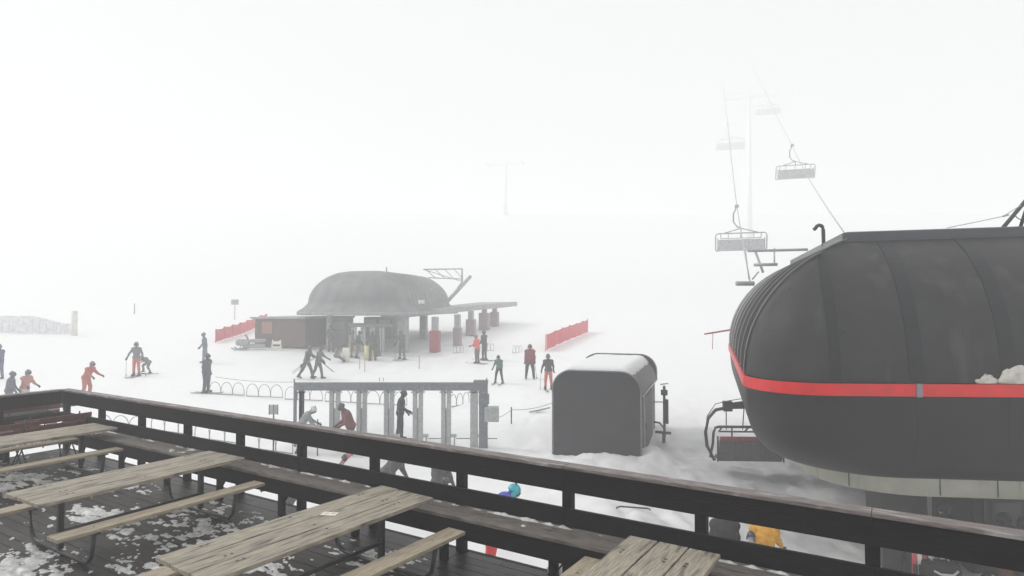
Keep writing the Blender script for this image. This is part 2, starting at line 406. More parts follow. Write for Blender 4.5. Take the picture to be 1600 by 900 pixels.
# snow lying on the deck: thin thickness field with ragged edges
def snow_field(name, s0, s1, n0, n1, z, step, fn, mat, kind='stuff'):
    ns, nn = int((s1-s0)/step), int((n1-n0)/step); vs = []; H = []
    for j in range(nn+1):
        for i in range(ns+1):
            s_, n2 = s0+i*step, n0+j*step; h = fn(s_, n2); H.append(h)
            p = dk(s_, n2, z+max(-.006, min(h, .03))); vs.append(p)
    fs = []
    for j in range(nn):
        for i in range(ns):
            q = (j*(ns+1)+i, j*(ns+1)+i+1, (j+1)*(ns+1)+i+1, (j+1)*(ns+1)+i)
            if max(H[k] for k in q) > 0: fs.append(q)
    used = sorted({i for f in fs for i in f}); mp = {o: i for i, o in enumerate(used)}
    m = MB(); m.add([vs[i] for i in used], [tuple(mp[i] for i in f) for f in fs], 0, True)
    return tag(m.build(name, mat), kind=kind) if fs else None
def snow_fn(s_, n2):
    a = noise.noise(Vector((s_*.8, n2*1.5, 4.2)))
    b = noise.fractal(Vector((s_*4.6, n2*11, 7.7)), .6, 2.1, 5)
    g = -.16+.15*smooth(.7, 1.7, n2)
    return (a*.75+b*.70+g-.215)*.05
snow_field('deck_snow', S0+.1, 8.6, .42, 6.0, .002, .028, snow_fn, M['slush'])
def seat_snow(s_, n2):
    b = noise.fractal(Vector((s_*6, n2*9, 3.3)), .8, 2.1, 3)
    e = .55*(1-smooth(.0, .02, abs(n2-.095))) if noise.noise(Vector((s_*.9, 7, 3))) > -.12 else 0
    return (b*.5+noise.noise(Vector((s_*1.1, 2, 8)))*.7-.52+e*1.3)*.06
snow_field('bench_snow', S0+.5, 8.5, .03, .40, .551, .02, seat_snow, M['slush'])
def clump(px, py, h, sx, sy, sz, seed, lab, cat='snow lump', mat='snow_clump', base=None, group='snow lumps left on the deck'):
    if base is None:
        r = ray(px, py); Y = (DECK+h-CAMZ)/r.z; base = Vector((r.x*Y, Y, DECK+h))
    m = MB(); n, k = 14, 7; vs = []; fs = []
    for i in range(k+1):
        t = math.pi/2*i/k
        for j in range(n):
            p = 2*math.pi*j/n; q = 1+.45*noise.noise(Vector((math.cos(p)*1.5+seed, math.sin(p)*1.5, t*1.5)))
            vs.append((sx*q*math.cos(p)*math.cos(t*.98), sy*q*math.sin(p)*math.cos(t*.98), sz*q*math.sin(t)-.004))
    for i in range(k):
        for j in range(n): fs.append((i*n+j, i*n+(j+1) % n, (i+1)*n+(j+1) % n, (i+1)*n+j))
    fs.append(tuple(range(n))[::-1]); m.add(vs, fs, 0, True)
    return tag(m.build('snow_lump', M[mat], loc=base, rz=RZ), lab, cat, group)
clump(808, 803, .552, .11, .05, .02, 2.1, 'flat snow lump on the bench in front of the crouching skier')
clump(546, 747, .552, .05, .03, .022, 5.1, 'snow crumb on the bench, left one of two behind the front table')
clump(560, 752, .552, .045, .03, .018, 9.1, 'snow crumb on the bench, right one of two behind the front table')
clump(868, 893, 0, .11, .09, .09, 12.4, 'white snow lump under the bench beside a bench leg')
clump(1345, 888, .552, .12, .04, .02, 15.4, 'thin snow lump on the bench at the lower right')

# ---------------------------------------------------------------- big lift stations (same system twice)
SH = 0.0
def ring_pts(W, L, r, inset, nc=12, ns=14, nf=8):
    """closed outline, ccw from front left, local x across, local y away"""
    rr = max(r-inset, .02); out = []; r = max(r, inset+.02)
    cs = [((r, r), 180), ((W-r, r), 270), ((W-r, L-r), 0), ((r, L-r), 90)]
    for q, ((cx, cy), a0) in enumerate(cs):
        arcp = [(cx+rr*math.cos(R(a0+90*i/nc)), cy+rr*math.sin(R(a0+90*i/nc))) for i in range(nc+1)]
        out += arcp
        (cx2, cy2), a2 = cs[(q+1) % 4]
        b = (cx2+rr*math.cos(R(a2)), cy2+rr*math.sin(R(a2))); a = arcp[-1]; k = nf if q % 2 == 0 else ns
        out += [(a[0]+(b[0]-a[0])*i/k, a[1]+(b[1]-a[1])*i/k) for i in range(1, k)]
    return [(x+SH*y, y) for x, y in out]
def loft(W, L, r, prof, mi=0, top=False, bottom=False, sm=True):
    rs = r if isinstance(r, list) else [r]*len(prof)
    m = MB(); rings = [[(x, y, z) for x, y in ring_pts(W, L, q, i)] for q, (i, z) in zip(rs, prof)]; n = len(rings[0])
    vs = [v for q in rings for v in q]
    fs = [(i*n+j, i*n+(j+1) % n, (i+1)*n+(j+1) % n, (i+1)*n+j) for i in range(len(rings)-1) for j in range(n)]
    m.add(vs, fs, mi, sm)
    if top: m.add(rings[-1], [tuple(range(n))], mi)
    if bottom: m.add(rings[0], [tuple(range(n))[::-1]], mi)
    return m
def perim(W, L, r, inset, u):
    """point at side/front parameter: ('f',t) along the front, ('l',t) left side, ('c',deg) front left corner"""
    rr = max(r-inset, .02); r0 = r; r = max(r, inset+.02)
    if u[0] == 'f': x, y = (r0+(W-2*r0)*u[1], r-rr)
    elif u[0] == 'l': x, y = (r-rr, r0+(L-2*r0)*u[1])
    elif u[0] == 'rt': x, y = (W-r+rr, r0+(L-2*r0)*u[1])
    else: a = R(180+u[1]); x, y = (r+rr*math.cos(a), r+rr*math.sin(a))
    return (x+SH*y, y)
def strip(W, L, r, prof, u, width, lift=.012):
    """raised seam strip following the profile"""
    m = MB(); vs = []
    for i, (ins, z) in enumerate(prof):
        a = perim(W, L, r, ins-lift, u)
        if u[0] in 'fl' or u[0] == 'rt':
            d = (width/2, 0) if u[0] == 'f' else (SH*width/2, width/2)
            p, q = (a[0]-d[0], a[1]-d[1]), (a[0]+d[0], a[1]+d[1])
        else:
            dw = math.degrees(width/2/max(r-ins, .4))
            p = perim(W, L, r, ins-lift, (u[0], u[1]-dw)); q = perim(W, L, r, ins-lift, (u[0], u[1]+dw))
        vs += [(p[0], p[1], z+lift), (q[0], q[1], z+lift)]
        p2 = [(c0+(c1-c0)) for c0, c1 in ((0, 0),)]
    k = len(prof); fs = [(2*i, 2*i+1, 2*i+3, 2*i+2) for i in range(k-1)]
    m.add(vs, fs, 0, False)
    o2 = []
    for i, (ins, z) in enumerate(prof):            # skirts give the strip real edges
        for e in (0, 1):
            v = Vector(vs[2*i+e]); c = Vector((W/2, L/2, z-1)); o2.append(tuple(v+(c-v).normalized()*.05))
    m.add([vs[2*i] for i in range(k)]+[o2[2*i] for i in range(k)], [(i, i+1, k+i+1, k+i) for i in range(k-1)])
    m.add([vs[2*i+1] for i in range(k)]+[o2[2*i+1] for i in range(k)], [(i, k+i, k+i+1, i+1) for i in range(k-1)])
    return m
UP = [(3.42*(1-math.cos(R(a))), 2.92*math.sin(R(a))) for a in range(0, 67, 3)]
ULAST = UP[-1]

# near station
W, L, r = 8.5, 13.0, 1.5
SH = .132
AX = Vector((.17, .985, 0)); AR = math.atan2(AX.y, AX.x)-math.pi/2
C0 = Vector((4.33, 11.6, CAMZ-1.42))
ns = thing('lift_station', 'big black domed chairlift station with red band at right', 'lift station', C0, AR)
ns.rotation_euler = (0, R(-.9), AR)
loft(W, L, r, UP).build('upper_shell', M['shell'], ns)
fp = [ULAST, (ULAST[0]+.02, ULAST[1]+.20), (ULAST[0]+.14, ULAST[1]+.235)]
loft(W, L, r, fp, top=True).build('roof_edge', M['fascia'], ns)
loft(W, L, r, [(ULAST[0]-.03, ULAST[1]-.05), (ULAST[0]-.03, ULAST[1]+.012), (ULAST[0]+.01, ULAST[1]+.015)]).build('roof_lip', M['seam'], ns)
mm_ = loft(W, L, r, [(.0, -.02), (-.05, -.02), (-.055, -.235), (.0, -.24)], sm=False)
mm_.build('red_band', M['red'], ns)
m = MB(); b0 = perim(W, L, r, -.062, ('f', .239)); m.box((b0[0], b0[1], -.128), (.09, .03, .235)); m.build('band_joint', M['galv_dark'], ns)
LOW = [(1.2*(1-math.cos(R(a)))**1.3, -.25-1.68*math.sin(R(a))) for a in range(0, 85, 7)]
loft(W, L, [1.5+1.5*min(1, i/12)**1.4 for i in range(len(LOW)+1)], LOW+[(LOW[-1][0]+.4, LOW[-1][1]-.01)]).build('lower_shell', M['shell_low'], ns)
bz = LOW[-1][1]
loft(W, L, 3.3, [(1.22, bz+.02), (1.24, bz-.40), (2.2, bz-.42)], sm=True).build('beige_skirt', M['beige'], ns)
for u in (('c', 50), ('f', .10), ('f', .62)):
    a_ = perim(W, L, 3.3, 1.222, u); m = MB(); m.box((a_[0], a_[1], bz-.19), (.014, .014, .36)); m.build('skirt_seam', M['concrete'], ns)
m = MB(); m.add([(2.2, 2.2, bz-.5), (W-2.2, 2.2, bz-.5), (W-2.2, L-2.2, bz-.5), (2.2, L-2.2, bz-.5)], [(0, 1, 2, 3)]); m.build('underside', M['booth'], ns)
for u, wd in ((('c', 89), .20), (('f', .236), .24), (('f', .50), .24), (('f', .88), .24)):
    strip(W, L, r, UP, u, wd).build('seam_strip', M['seam'], ns)
for u in (('f', .236), ('f', .50)):
    strip(W, L, r, LOW, u, .03, .008).build('lower_seam', M['seam'], ns)
for i in range(26):       # corrugated side cladding: each rib
    strip(W, L, r, UP, ('l', -.01+i*.04), .07, .03).build('side_rib', M['rib'] if i % 4 else M['trim'], ns) if i % 1 == 0 else None
for i in range(10):
    strip(W, L, r, UP, ('rt', .05+i*.1), .07, .03).build('side_rib', M['rib'], ns)
strip(W, L, r, UP, ('c', 2), .10, .03).build('side_rib', M['shell'], ns)
# rivets along the seams
m = MB()
for u in (('c', 80), ('f', .03), ('c', 40)):
    for k in (2, 6, 12): a_ = perim(W, L, r, UP[k][0]-.01, u); m.ball((a_[0], a_[1], UP[k][1]), .014, 6, 4)
m.build('rivet', M['bolt'], ns)
# dark steelwork below the shell
for (x, y) in ((3.5, 2.9), (3.5, 10.2)):
    m = MB(); m.box((x, y, -3.4), (.9, .9, 2.1), bev=.03); m.build('pylon', M['concrete'], ns)
m = MB(); a_ = perim(W, L, r, 1.0, ('f', .78)); m.box((a_[0], a_[1]+.1, -3.1), (.08, .08, 2.6)); m.build('corner_post', M['iron'], ns)
# vent pipe on the roof
m = MB(); pp = at_y(1287, 385, 15.6); 
lp = ns.matrix_basis.inverted() @ pp
m.tube([(lp.x, lp.y, lp.z-.3), (lp.x, lp.y, lp.z+.42)]+[(lp.x-.09+.09*math.cos(R(a)), lp.y, lp.z+.42+.11*math.sin(R(a))) for a in (30, 60, 90, 130, 160)]+[(lp.x-.22, lp.y, lp.z+.42)], .045, 10)
m.build('vent_pipe', M['iron'], ns)
# rear gantry beams sticking out left of the station
m = MB()
def W2(px, py, Y): return ns.matrix_basis.inverted() @ at_y(px, py, Y)
for a_, b_, rr in (((1168, 392, 26), (1262, 390, 25.5), .055), ((1178, 414, 25), (1215, 413, 24.6), .06), ((1150, 443, 24.5), (1178, 443, 24.5), .09),
                   ((1180, 392, 26), (1192, 425, 25), .05), ((1165, 392, 26), (1170, 436, 24.6), .02), ((1210, 388, 26), (1210, 412, 25), .03),
                   ((1185, 425, 25), (1176, 436, 24.5), .03)):
    m.tube([W2(*a_), W2(*b_)], rr, 8)
m.build('rear_gantry', M['far_grey'], ns)
m = MB(); m.tube([W2(1101, 522, 25), W2(1150, 514, 24)], .035, 6); m.tube([W2(1114, 521, 24.8), W2(1113, 546, 24.8)], .012, 6); m.build('rear_barrier_arm', M['red_dull'], ns)
# mast on the roof right
m = MB()
m.tube([W2(1567, 356, 13.4), W2(1604, 312, 13.4)], .042, 8); m.tube([W2(1594, 356, 13.4), W2(1612, 300, 13.4)], .035, 8); m.tube([W2(1604, 312, 13.4), W2(1650, 306, 13.4)], .03, 8)
m.tube([W2(1582, 334, 13.4), W2(1592, 342, 13.4), W2(1602, 346, 13.4)], .01, 6)
m.build('roof_mast', M['iron'], ns)
m = MB(); m.tube([W2(1480, 356, 13.0), W2(1525, 347, 13.1), W2(1567, 338, 13.2), W2(1600, 318, 13.4)], .009, 6); m.tube([W2(1567, 338, 13.2), W2(1576, 335.5, 13.2)], .02, 6); m.build('roof_cable', M['rope'], ns)
# frozen snow lumps on the red band
for (px, Y, sx, sz, sd, lab) in ((1541, 10.95, .17, .13, 3.3, 'small dirty snow lump resting on the red band'), (1592, 10.8, .34, .27, 8.2, 'large dirty snow lump resting on the red band at right edge')):
    b = at_y(px, 598, Y); loc = ns.matrix_basis @ Vector(((ns.matrix_basis.inverted() @ b).x, -.012, -.004))
    clump(0, 0, 0, sx, .035, sz, sd, lab, mat='old_snow', base=loc, group='dirty snow lumps on the station band').rotation_euler = (0, R(-.9), AR)

# operator booth and clutter under the near station
bp = g_at(1570, 13.1); NI = ns.matrix_basis
bt = thing('operator_booth', 'dark operator booth standing under the black station', 'booth', (bp.x+.7, bp.y, bp.z), AR)
m = MB(); m.box((0, .9, .95), (2.6, 1.8, 1.9), bev=.02); m.build('wall', M['booth'], bt)
m = MB(); m.box((-.75, -.012, 1.25), (.7, .03, .6)); m.box((.35, -.012, 1.25), (1.0, .03, .6)); m.build('window', M['glass'], bt)
m = MB(); m.box((-.25, -.02, .95), (.06, .05, 1.86)); m.build('door_frame', M['hut_wood'], bt)
sr = g_at(1437, 12.2)
rk = thing('ski_rack', 'steel ski rack under the left end of the station skirt', 'ski rack', sr, AR)
m = MB()
for x in (-.35, .5): m.tube([(x, -.3, .0), (x, 0, 1.1), (x, .3, 0)], .022, 6)
for z in (.55, 1.05): m.tube([(-.4, 0, z), (.6, 0, z)], .018, 6)
m.build('frame', M['iron'], rk)
def ski_mesh(L=1.65):
    m = MB(); pts = [(-.5, 0), (-.2, 0), (.2, 0), (.42, .005), (.5, .055)]; vs = []
    for i, (t, z) in enumerate(pts):
        wd = (.05, .038, .038, .052, .012)[i]
        vs += [(-wd, t*L, z), (wd, t*L, z), (wd, t*L, z+.02), (-wd, t*L, z+.02)]
    fs = [(0, 1, 2, 3), (16, 19, 18, 17)]
    for i in range(4):
        for j in range(4): fs.append((i*4+j, i*4+4+j, i*4+4+(j+1) % 4, i*4+(j+1) % 4))
    m.add(vs, fs)
    m.box((0, -.06, .05), (.06, .34, .05), 1); return m
for k, (dx, c) in enumerate(((-.32, (.5, .05, .08)), (-.22, (.6, .6, .58)), (-.12, (.25, .03, .05)), (.0, (.65, .64, .6)), (.12, (.05, .05, .06)), (.22, (.5, .52, .5)))):
    o = ski_mesh(1.6).build('ski', [cloth(c, .3), M['rubber']])
    q = sr+Matrix.Rotation(AR, 3, 'Z') @ Vector((dx, -.36, .82)); o.location = q; o.rotation_euler = (R(72), R(8-3*k), AR)
    tag(o, ('red ski', 'white ski', 'dark red ski', 'pale cream ski', 'black ski', 'light grey ski')[k]+' leaning in the rack under the black station', 'ski', 'skis leaning in the rack')
bgp = g_at(1462, 11.8)
m = MB()
m.box((0, 0, .26), (.62, .42, .5), bev=.12); m.tube([(-.2, -.22, .40), (-.1, -.27, .36), (.1, -.27, .36), (.2, -.22, .42)], .02, 6, 1); m.tube([(-.15, 0, .5), (-.1, 0, .6), (.1, 0, .6), (.15, 0, .5)], .018, 6, 1)
tag(m.build('bag', [cloth((.008, .008, .008)), M['trim']], loc=bgp+Vector((0, 0, .55)), rz=AR), 'black bag with pale strap on a crate under the station', 'bag')
m = MB()
for z in (.08, .25, .42):
    for sgn in (-1, 1): m.box((0, sgn*.22, z), (.66, .02, .12)); m.box((sgn*.33, 0, z), (.02, .44, .12))
m.box((0, 0, .51), (.68, .48, .03))
tag(m.build('crate', M['dark_wood'], loc=bgp, rz=AR), 'dark slatted crate under the station, holding the black bag', 'crate')

# far station
SH = 0.0
W = 7.8; r = 2.4
FX = Vector((.22, .9755, 0)); FR = math.atan2(FX.y, FX.x)-math.pi/2
fc = Vector((-7.4, 42, 0))-Matrix.Rotation(FR, 3, 'Z') @ Vector((W, 0, 0)); fc.z = CAMZ-.51
fs_ = thing('lift_station', 'grey domed chairlift station standing in the fog, left of centre', 'lift station', fc, FR)
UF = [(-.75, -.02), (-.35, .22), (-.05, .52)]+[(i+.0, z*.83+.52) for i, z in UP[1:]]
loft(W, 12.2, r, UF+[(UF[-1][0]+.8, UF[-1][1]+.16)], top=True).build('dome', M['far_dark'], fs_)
loft(W, 12.2, r, [(-.75, -.02), (-.75, -.26), (.3, -.27)]).build('eave', M['far_grey'], fs_)
for i in range(12): strip(W, 12.2, r, UF, ('rt', .0+i*.09), .06, .03).build('side_rib', M['far_grey'], fs_)
m = MB(); a_ = perim(W, 12.2, r, .1, ('rt', .18)); m.box((a_[0]+.10, a_[1], .55), (.1, 1.3, .5)); m.build('side_window', M['pale_glass'], fs_)
FI = fs_.matrix_basis.inverted()
def F2(px, py, Y): return FI @ at_y(px, py, Y)
def fcol(px, Y, w, pad, padw, mat, ztop=-.26, name='column'):
    g = g_at(px, Y); l = FI @ g; m = MB(); h = ztop-l.z; m.box((l.x, l.y, l.z+h/2-.1), (w, w, h+.2), bev=.02); c = m.build(name, M[mat], fs_)
    if pad: m = MB(); m.box((l.x, l.y, l.z+.02+pad/2), (padw, padw, pad), bev=.05); m.build('pad', M['red_dull' if px == 680 else 'pad_far'], c)
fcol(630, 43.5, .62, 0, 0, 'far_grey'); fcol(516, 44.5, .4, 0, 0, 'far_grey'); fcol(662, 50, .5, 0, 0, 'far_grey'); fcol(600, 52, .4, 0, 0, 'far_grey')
# canopy running back on the right
m = MB(); a, b = F2(628, 487, 42.5), F2(808, 471.5, 62); a2, b2 = F2(600, 487, 44), F2(752, 472, 63)
ca = [a, b, b2, a2]; m.add([*(Vector(v) for v in ca), *(Vector(v)-Vector((0, 0, .42)) for v in ca)], [(0, 1, 2, 3), (7, 6, 5, 4), (0, 4, 5, 1), (1, 5, 6, 2), (2, 6, 7, 3), (3, 7, 4, 0)])
m.build('canopy', M['far_grey'], fs_)
for (px, Y, pad, pw) in ((680, 43.4, 1.45, .62), (715, 46.4, 1.3, .55), (736, 51.8, 1.3, .7), (757, 56, 1.5, .85), (773, 58.7, 1.3, .7)):
    zt = (a.z-.4)+(b.z-a.z)*((FI @ g_at(px, Y)).y-a.y)/(b.y-a.y); fcol(px, Y, .40, pad, pw, 'far_grey', ztop=zt)
# outgoing gantry lattice
m = MB()
pts = [(662, 421, 52), (722, 420, 56), (722, 440, 56), (700, 470, 54), (735, 432, 57)]
for i, j, rr in ((0, 1, .06), (1, 2, .08), (4, 3, .16), (2, 0, .03)): m.tube([F2(*pts[i]), F2(*pts[j])], rr, 6)
for q in range(4): m.tube([F2(665+15*q, 421, 53+q), F2(680+14*q, 434, 53+q)], .03, 5)
m.tube([F2(670, 434, 52.5), F2(722, 436, 56)], .05, 6)
m.tube([F2(700, 470, 54), F2(722, 440, 56)], .05, 6); m.build('rear_gantry', M['far_grey'], fs_)
m = MB(); m.tube([F2(604, 427, 47), F2(604, 417, 47)], .05, 5); m.build('antenna', M['far_grey'], fs_)

# ---------------------------------------------------------------- lift gates
def gate(label, origin, rz, pairs, Wd, H, box=True, mat='galv', group=None):
    g = thing('lift_gate', label, 'gate', origin, rz, group)
    m = MB(); m.box((Wd/2, 0, H-.14), (Wd, .22, .27), bev=.015); m.build('top_beam', M['galv_dark'], g)
    m = MB(); m.box((.03, 0, (H-.28)/2-.15), (.08, .08, H-.28+.3)); m.build('end_post', M['galv_dark'], g)
    for k, (a, b) in enumerate(pairs):
        for x in (a, b):
            m = MB(); m.box((x, 0, (H-.28)/2-.15), (.15, .15, H-.28+.3), bev=.02); m.box((x, -.02, H-.34), (.26, .20, .03)); m.build('post', M[mat], g)
        if abs(b-a) > .02:
            m = MB(); m.box(((a+b)/2, .02, (H-.9)/2-.15), (abs(b-a)-.13, .05, H-.9+.3)); m.build('side_panel', M['panel_white'], g)
            if box:
                m = MB(); m.box((b+.17, -.05, .46), (.2, .16, .11), bev=.03); m.box((b+.2, -.05, .17), (.05, .05, .55)); m.build('reader', M['galv'], g)
                m = MB(); m.tube([(b+.26, -.05, .36), (b+.75, -.05, .36)], .014, 6); m.build('turn_bar', M['iron'], g)
    return g
gl, gr = at_y(462, 595, 22.2), at_y(757, 597, 21.9)
X0 = gl.x; sc_ = (gr.x-gl.x)/295
def gxp(px): return (px-462)*sc_
gg = gate('grey steel lift gate frame with five lanes, between deck and fogged station', (X0, 22.1, gz(-4, 22.1)-.03), 0,
          [(gxp(473), gxp(473)), (gxp(520), gxp(529.5)), (gxp(562), gxp(571)), (gxp(604.5), gxp(613)), (gxp(649), gxp(658)), (gxp(693), gxp(701.5)), (gxp(738), gxp(743))],
          gr.x-X0, CAMZ-2.72-gz(-4, 22.1)+.03)
m = MB(); m.box((gxp(755), -.02, 1.15), (.30, .26, 2.3), bev=.02); m.box((gxp(755)+.02, -.03, 1.72), (.36, .3, .34), bev=.02); m.box((gxp(751), 0, 2.32), (.5, .24, .1)); m.build('end_column', M['galv_dark'], gg)
m = MB(); m.box((gxp(768), -.12, 1.22), (.50, .3, .52), bev=.03); m.build('control_box', M['galv'], gg)
m = MB(); m.tube([(gxp(760), 0, 2.2), (gxp(760), 0, 2.45)], .02, 6); m.build('rod', M['galv_dark'], gg)
p = g_at(545, 44)
gate('small pale lift gate in fog under the distant domed station', (p.x, p.y, gz(p.x, 44)-.03), FR, [(.3, .5), (1.0, 1.2), (1.7, 1.9), (2.4, 2.6)], 3.3, 1.95, box=False)
p = g_at(528, 47); ob = thing('operator_booth', 'pale operator booth with yellowish window band under distant station', 'booth', p, FR)
m = MB(); m.box((0, .6, 1.0), (1.3, 1.2, 2.0), bev=.03); m.build('wall', M['galv'], ob)
m = MB(); m.box((0, -.012, 1.45), (1.0, .03, .5)); m.build('window', M['pale_glass'], ob)
m = MB(); m.box((0, .6, 2.06), (1.5, 1.4, .12)); m.build('roof', M['far_grey'], ob)
p = g_at(590, 50); ob = thing('operator_booth', 'grey glazed operator booth behind the small far gate', 'booth', p, FR)
m = MB(); m.box((0, .8, .85), (2.4, 1.5, 1.7), bev=.03); m.build('wall', M['far_grey'], ob)
m = MB(); m.box((-.6, -.012, 1.25), (.95, .03, .5)); m.box((.6, -.012, 1.25), (.95, .03, .5)); m.build('window', M['pale_glass'], ob)
# brown hut left of far station
a, b = at_y(423, 500, 47), at_y(500, 500, 46); g0 = gz(a.x, 47)
hut = thing('wooden_hut', 'red brown flat roofed wooden hut left of the fogged station', 'hut', ((a.x+b.x)/2, 47, g0-.1), FR)
m = MB(); m.box((0, 0, .975), (b.x-a.x, 4.5, 1.95)); m.build('wall', M['hut_wood'], hut)
m = MB(); m.box((0, -.05, 2.05), (b.x-a.x+.4, 5, .12)); m.build('roof', M['far_grey'], hut)
m = MB(); m.box((-1.0, -2.27, 1.35), (.8, .04, .85)); m.build('window', M['orange'], hut)

# ---------------------------------------------------------------- grey storage hut on the snow
AR = math.atan2(.951, .31)-math.pi/2
A = Vector((4.05, 20.1, 0)); HW, HD, HH = 2.83, 5.1, 2.95
hz0 = CAMZ-5.14
sh = thing('storage_hut', 'grey arched roof storage hut with snow on its roof, left of black station', 'hut', (A.x, A.y, hz0), AR)
def arch(w, h, r, z0=0, n=10):     # outline from bottom left over the roof to bottom right; x from -w to 0
    out = [(-w, z0)]+[(-w+r+r*math.cos(R(180-90*i/n)), h-r+r*math.sin(R(180-90*i/n))) for i in range(n+1)]
    out += [(-r+r*math.cos(R(90-90*i/n)), h-r+r*math.sin(R(90-90*i/n))) for i in range(n+1)]+[(0, z0)]
    return out
def extrude(prof, y0, y1, mi=0, caps=True):
    m = MB(); n = len(prof); vs = [(x, y0, z) for x, z in prof]+[(x, y1, z) for x, z in prof]
    m.add(vs, [(i, i+1, n+i+1, n+i) for i in range(n-1)], mi, False)
    if caps: m.add(vs, [tuple(range(n))[::-1], tuple(range(n, 2*n))], mi)
    return m
pr = arch(HW, HH, .62, -.3)
extrude(pr, 0, .05).build('front_wall', M['grey_shed'], sh)
extrude([(-HW+.05, -.3)]+[(x*.965-.05, z-.05) for x, z in pr[1:-1]]+[(-.05, -.3)], .05, HD-.05).build('side_wall', M['shed_side'], sh)
ed = MB(); o1 = arch(HW+.05, HH+.025, .64, -.3)
for q in range(len(o1)-1):
    (x0, z0), (x1, z1) = o1[q], o1[q+1]; ed.tube([(x0+.025, .0, z0), (x1+.025, .0, z1)], .022, 6)
ed.build('edge_trim', M['galv_dark'], sh)
# curved roof skin, a bit wider than the walls, and the raised rear end
rp = [(x, z) for x, z in arch(HW+.10, HH+.02, .64, HH-.75)]
extrude([(x+.05, z) for x, z in rp], .06, HD, caps=False).build('roof', M['grey_shed'], sh)
extrude([(x+.07, z+.2) for x, z in arch(HW+.14, HH+.02, .66, HH-.95)], HD-.35, HD).build('rear_hood', M['grey_shed'], sh)
m = MB(); m.tube([(.075, .04, HH-.75), (.075, HD, HH-.75)], .03, 6); m.build('eave_trim', M['trim'], sh)
for y, wd in ((.35, .06), (1.15, .10), (3.9, .10), (4.6, .06)):
    m = MB(); m.box((-.005, y, .95), (.05, wd, 2.3)); m.build('side_post', M['trim'], sh)
m = MB(); m.box((-.02, 2.5, .95), (.05, 2.4, 2.1)); d_ = m.build('door', M['shed_side'], sh)
m = MB(); m.box((.02, 1.5, 1.0), (.05, .04, .2)); m.build('handle', M['iron'], d_)
# snow blanket on the roof
nn, mm2 = 26, 40; vs = []; fs = []
for j in range(mm2+1):
    y = .03+(HD-.40)*j/mm2
    for i in range(nn+1):
        t = i/nn; x = -HW+.25+(HW-.42)*t+.06*noise.noise(Vector((y*3, t*4, 2)))
        if i == nn: x += .16*noise.noise(Vector((y*5, 3, 1)))-.05
        e = min(1, min(t, 1-t)*7); d_ = .17*math.sin(math.pi/2*e)+.02*noise.noise(Vector((x*3, y*2, 0)))
        ax = min(x+HW, -x); rz = HH if ax > .62 else HH-.62+math.sqrt(max(0, .62**2-(.62-ax)**2))
        vs.append((x, y, rz+.022+max(0, d_)*min(1, j/2+.35)))
for j in range(mm2):
    for i in range(nn): fs.append((j*(nn+1)+i, j*(nn+1)+i+1, (j+1)*(nn+1)+i+1, (j+1)*(nn+1)+i))
m = MB(); m.add(vs, fs, 0, True)
low = [(x, y, HH-.4) for x, y, z in vs[:nn+1]]
m.add(vs[:nn+1]+[(x, y, min(z, HH+.015)-.03) for x, y, z in vs[:nn+1]], [(i, nn+1+i, nn+2+i, i+1) for i in range(nn)], 0, True)
m.build('roof_snow', M['snow_clump'], sh)
# equipment at the hut's right side
q = g_at(1037, 23.6); m = MB()
m.tube([(0, 0, -.1), (0, 0, 1.9)], .05, 8); m.box((0, 0, 1.65), (.22, .18, .2), bev=.02); m.tube([(-.15, 0, 1.95), (.15, 0, 1.98)], .02, 6); m.box((.09, 0, .95), (.1, .16, .9), bev=.02); m.tube([(-.4, 0, 1.3), (0, 0, 1.3)], .02, 6)
tag(m.build('snow_gun_hydrant', M['iron'], loc=q), 'dark steel hydrant post standing at the right side of grey hut', 'hydrant')
q = g_at(1036, 22.6); m = MB()
m.tube([(-.35, 0, .75), (-.15, 0, .72), (0, 0, .55), (.05, 0, .3)], .035, 8); m.tube([(-.3, 0, .4), (.25, 0, .35)], .05, 8); m.tube([(0, 0, .35), (.0, 0, -.1)], .06, 8)
tag(m.build('hose_reel', M['iron'], loc=q), 'low curved hose and pipe by the grey hut door', 'hose')
# buried pipe and hose bits seen through the railing
q = ground_at(988, 797); m = MB(); m.tube([(-.42, .05, -.02), (-.38, 0, .07), (-.3, 0, .09), (.4, 0, .04), (.45, 0, .0)], .02, 6)
tag(m.build('buried_pipe', M['iron'], loc=q), 'thin dark pipe end lying on snow beyond the railing', 'pipe')
q = ground_at(845, 645); m = MB(); m.tube([(-.5, 0, .03), (-.1, .05, .10), (.4, 0, .22)], .03, 6); m.tube([(-.2, .1, .05), (.2, .12, .14)], .025, 6)
tag(m.build('hose', M['far_grey'], loc=q), 'dark hose lying on snow left of the grey hut', 'hose')

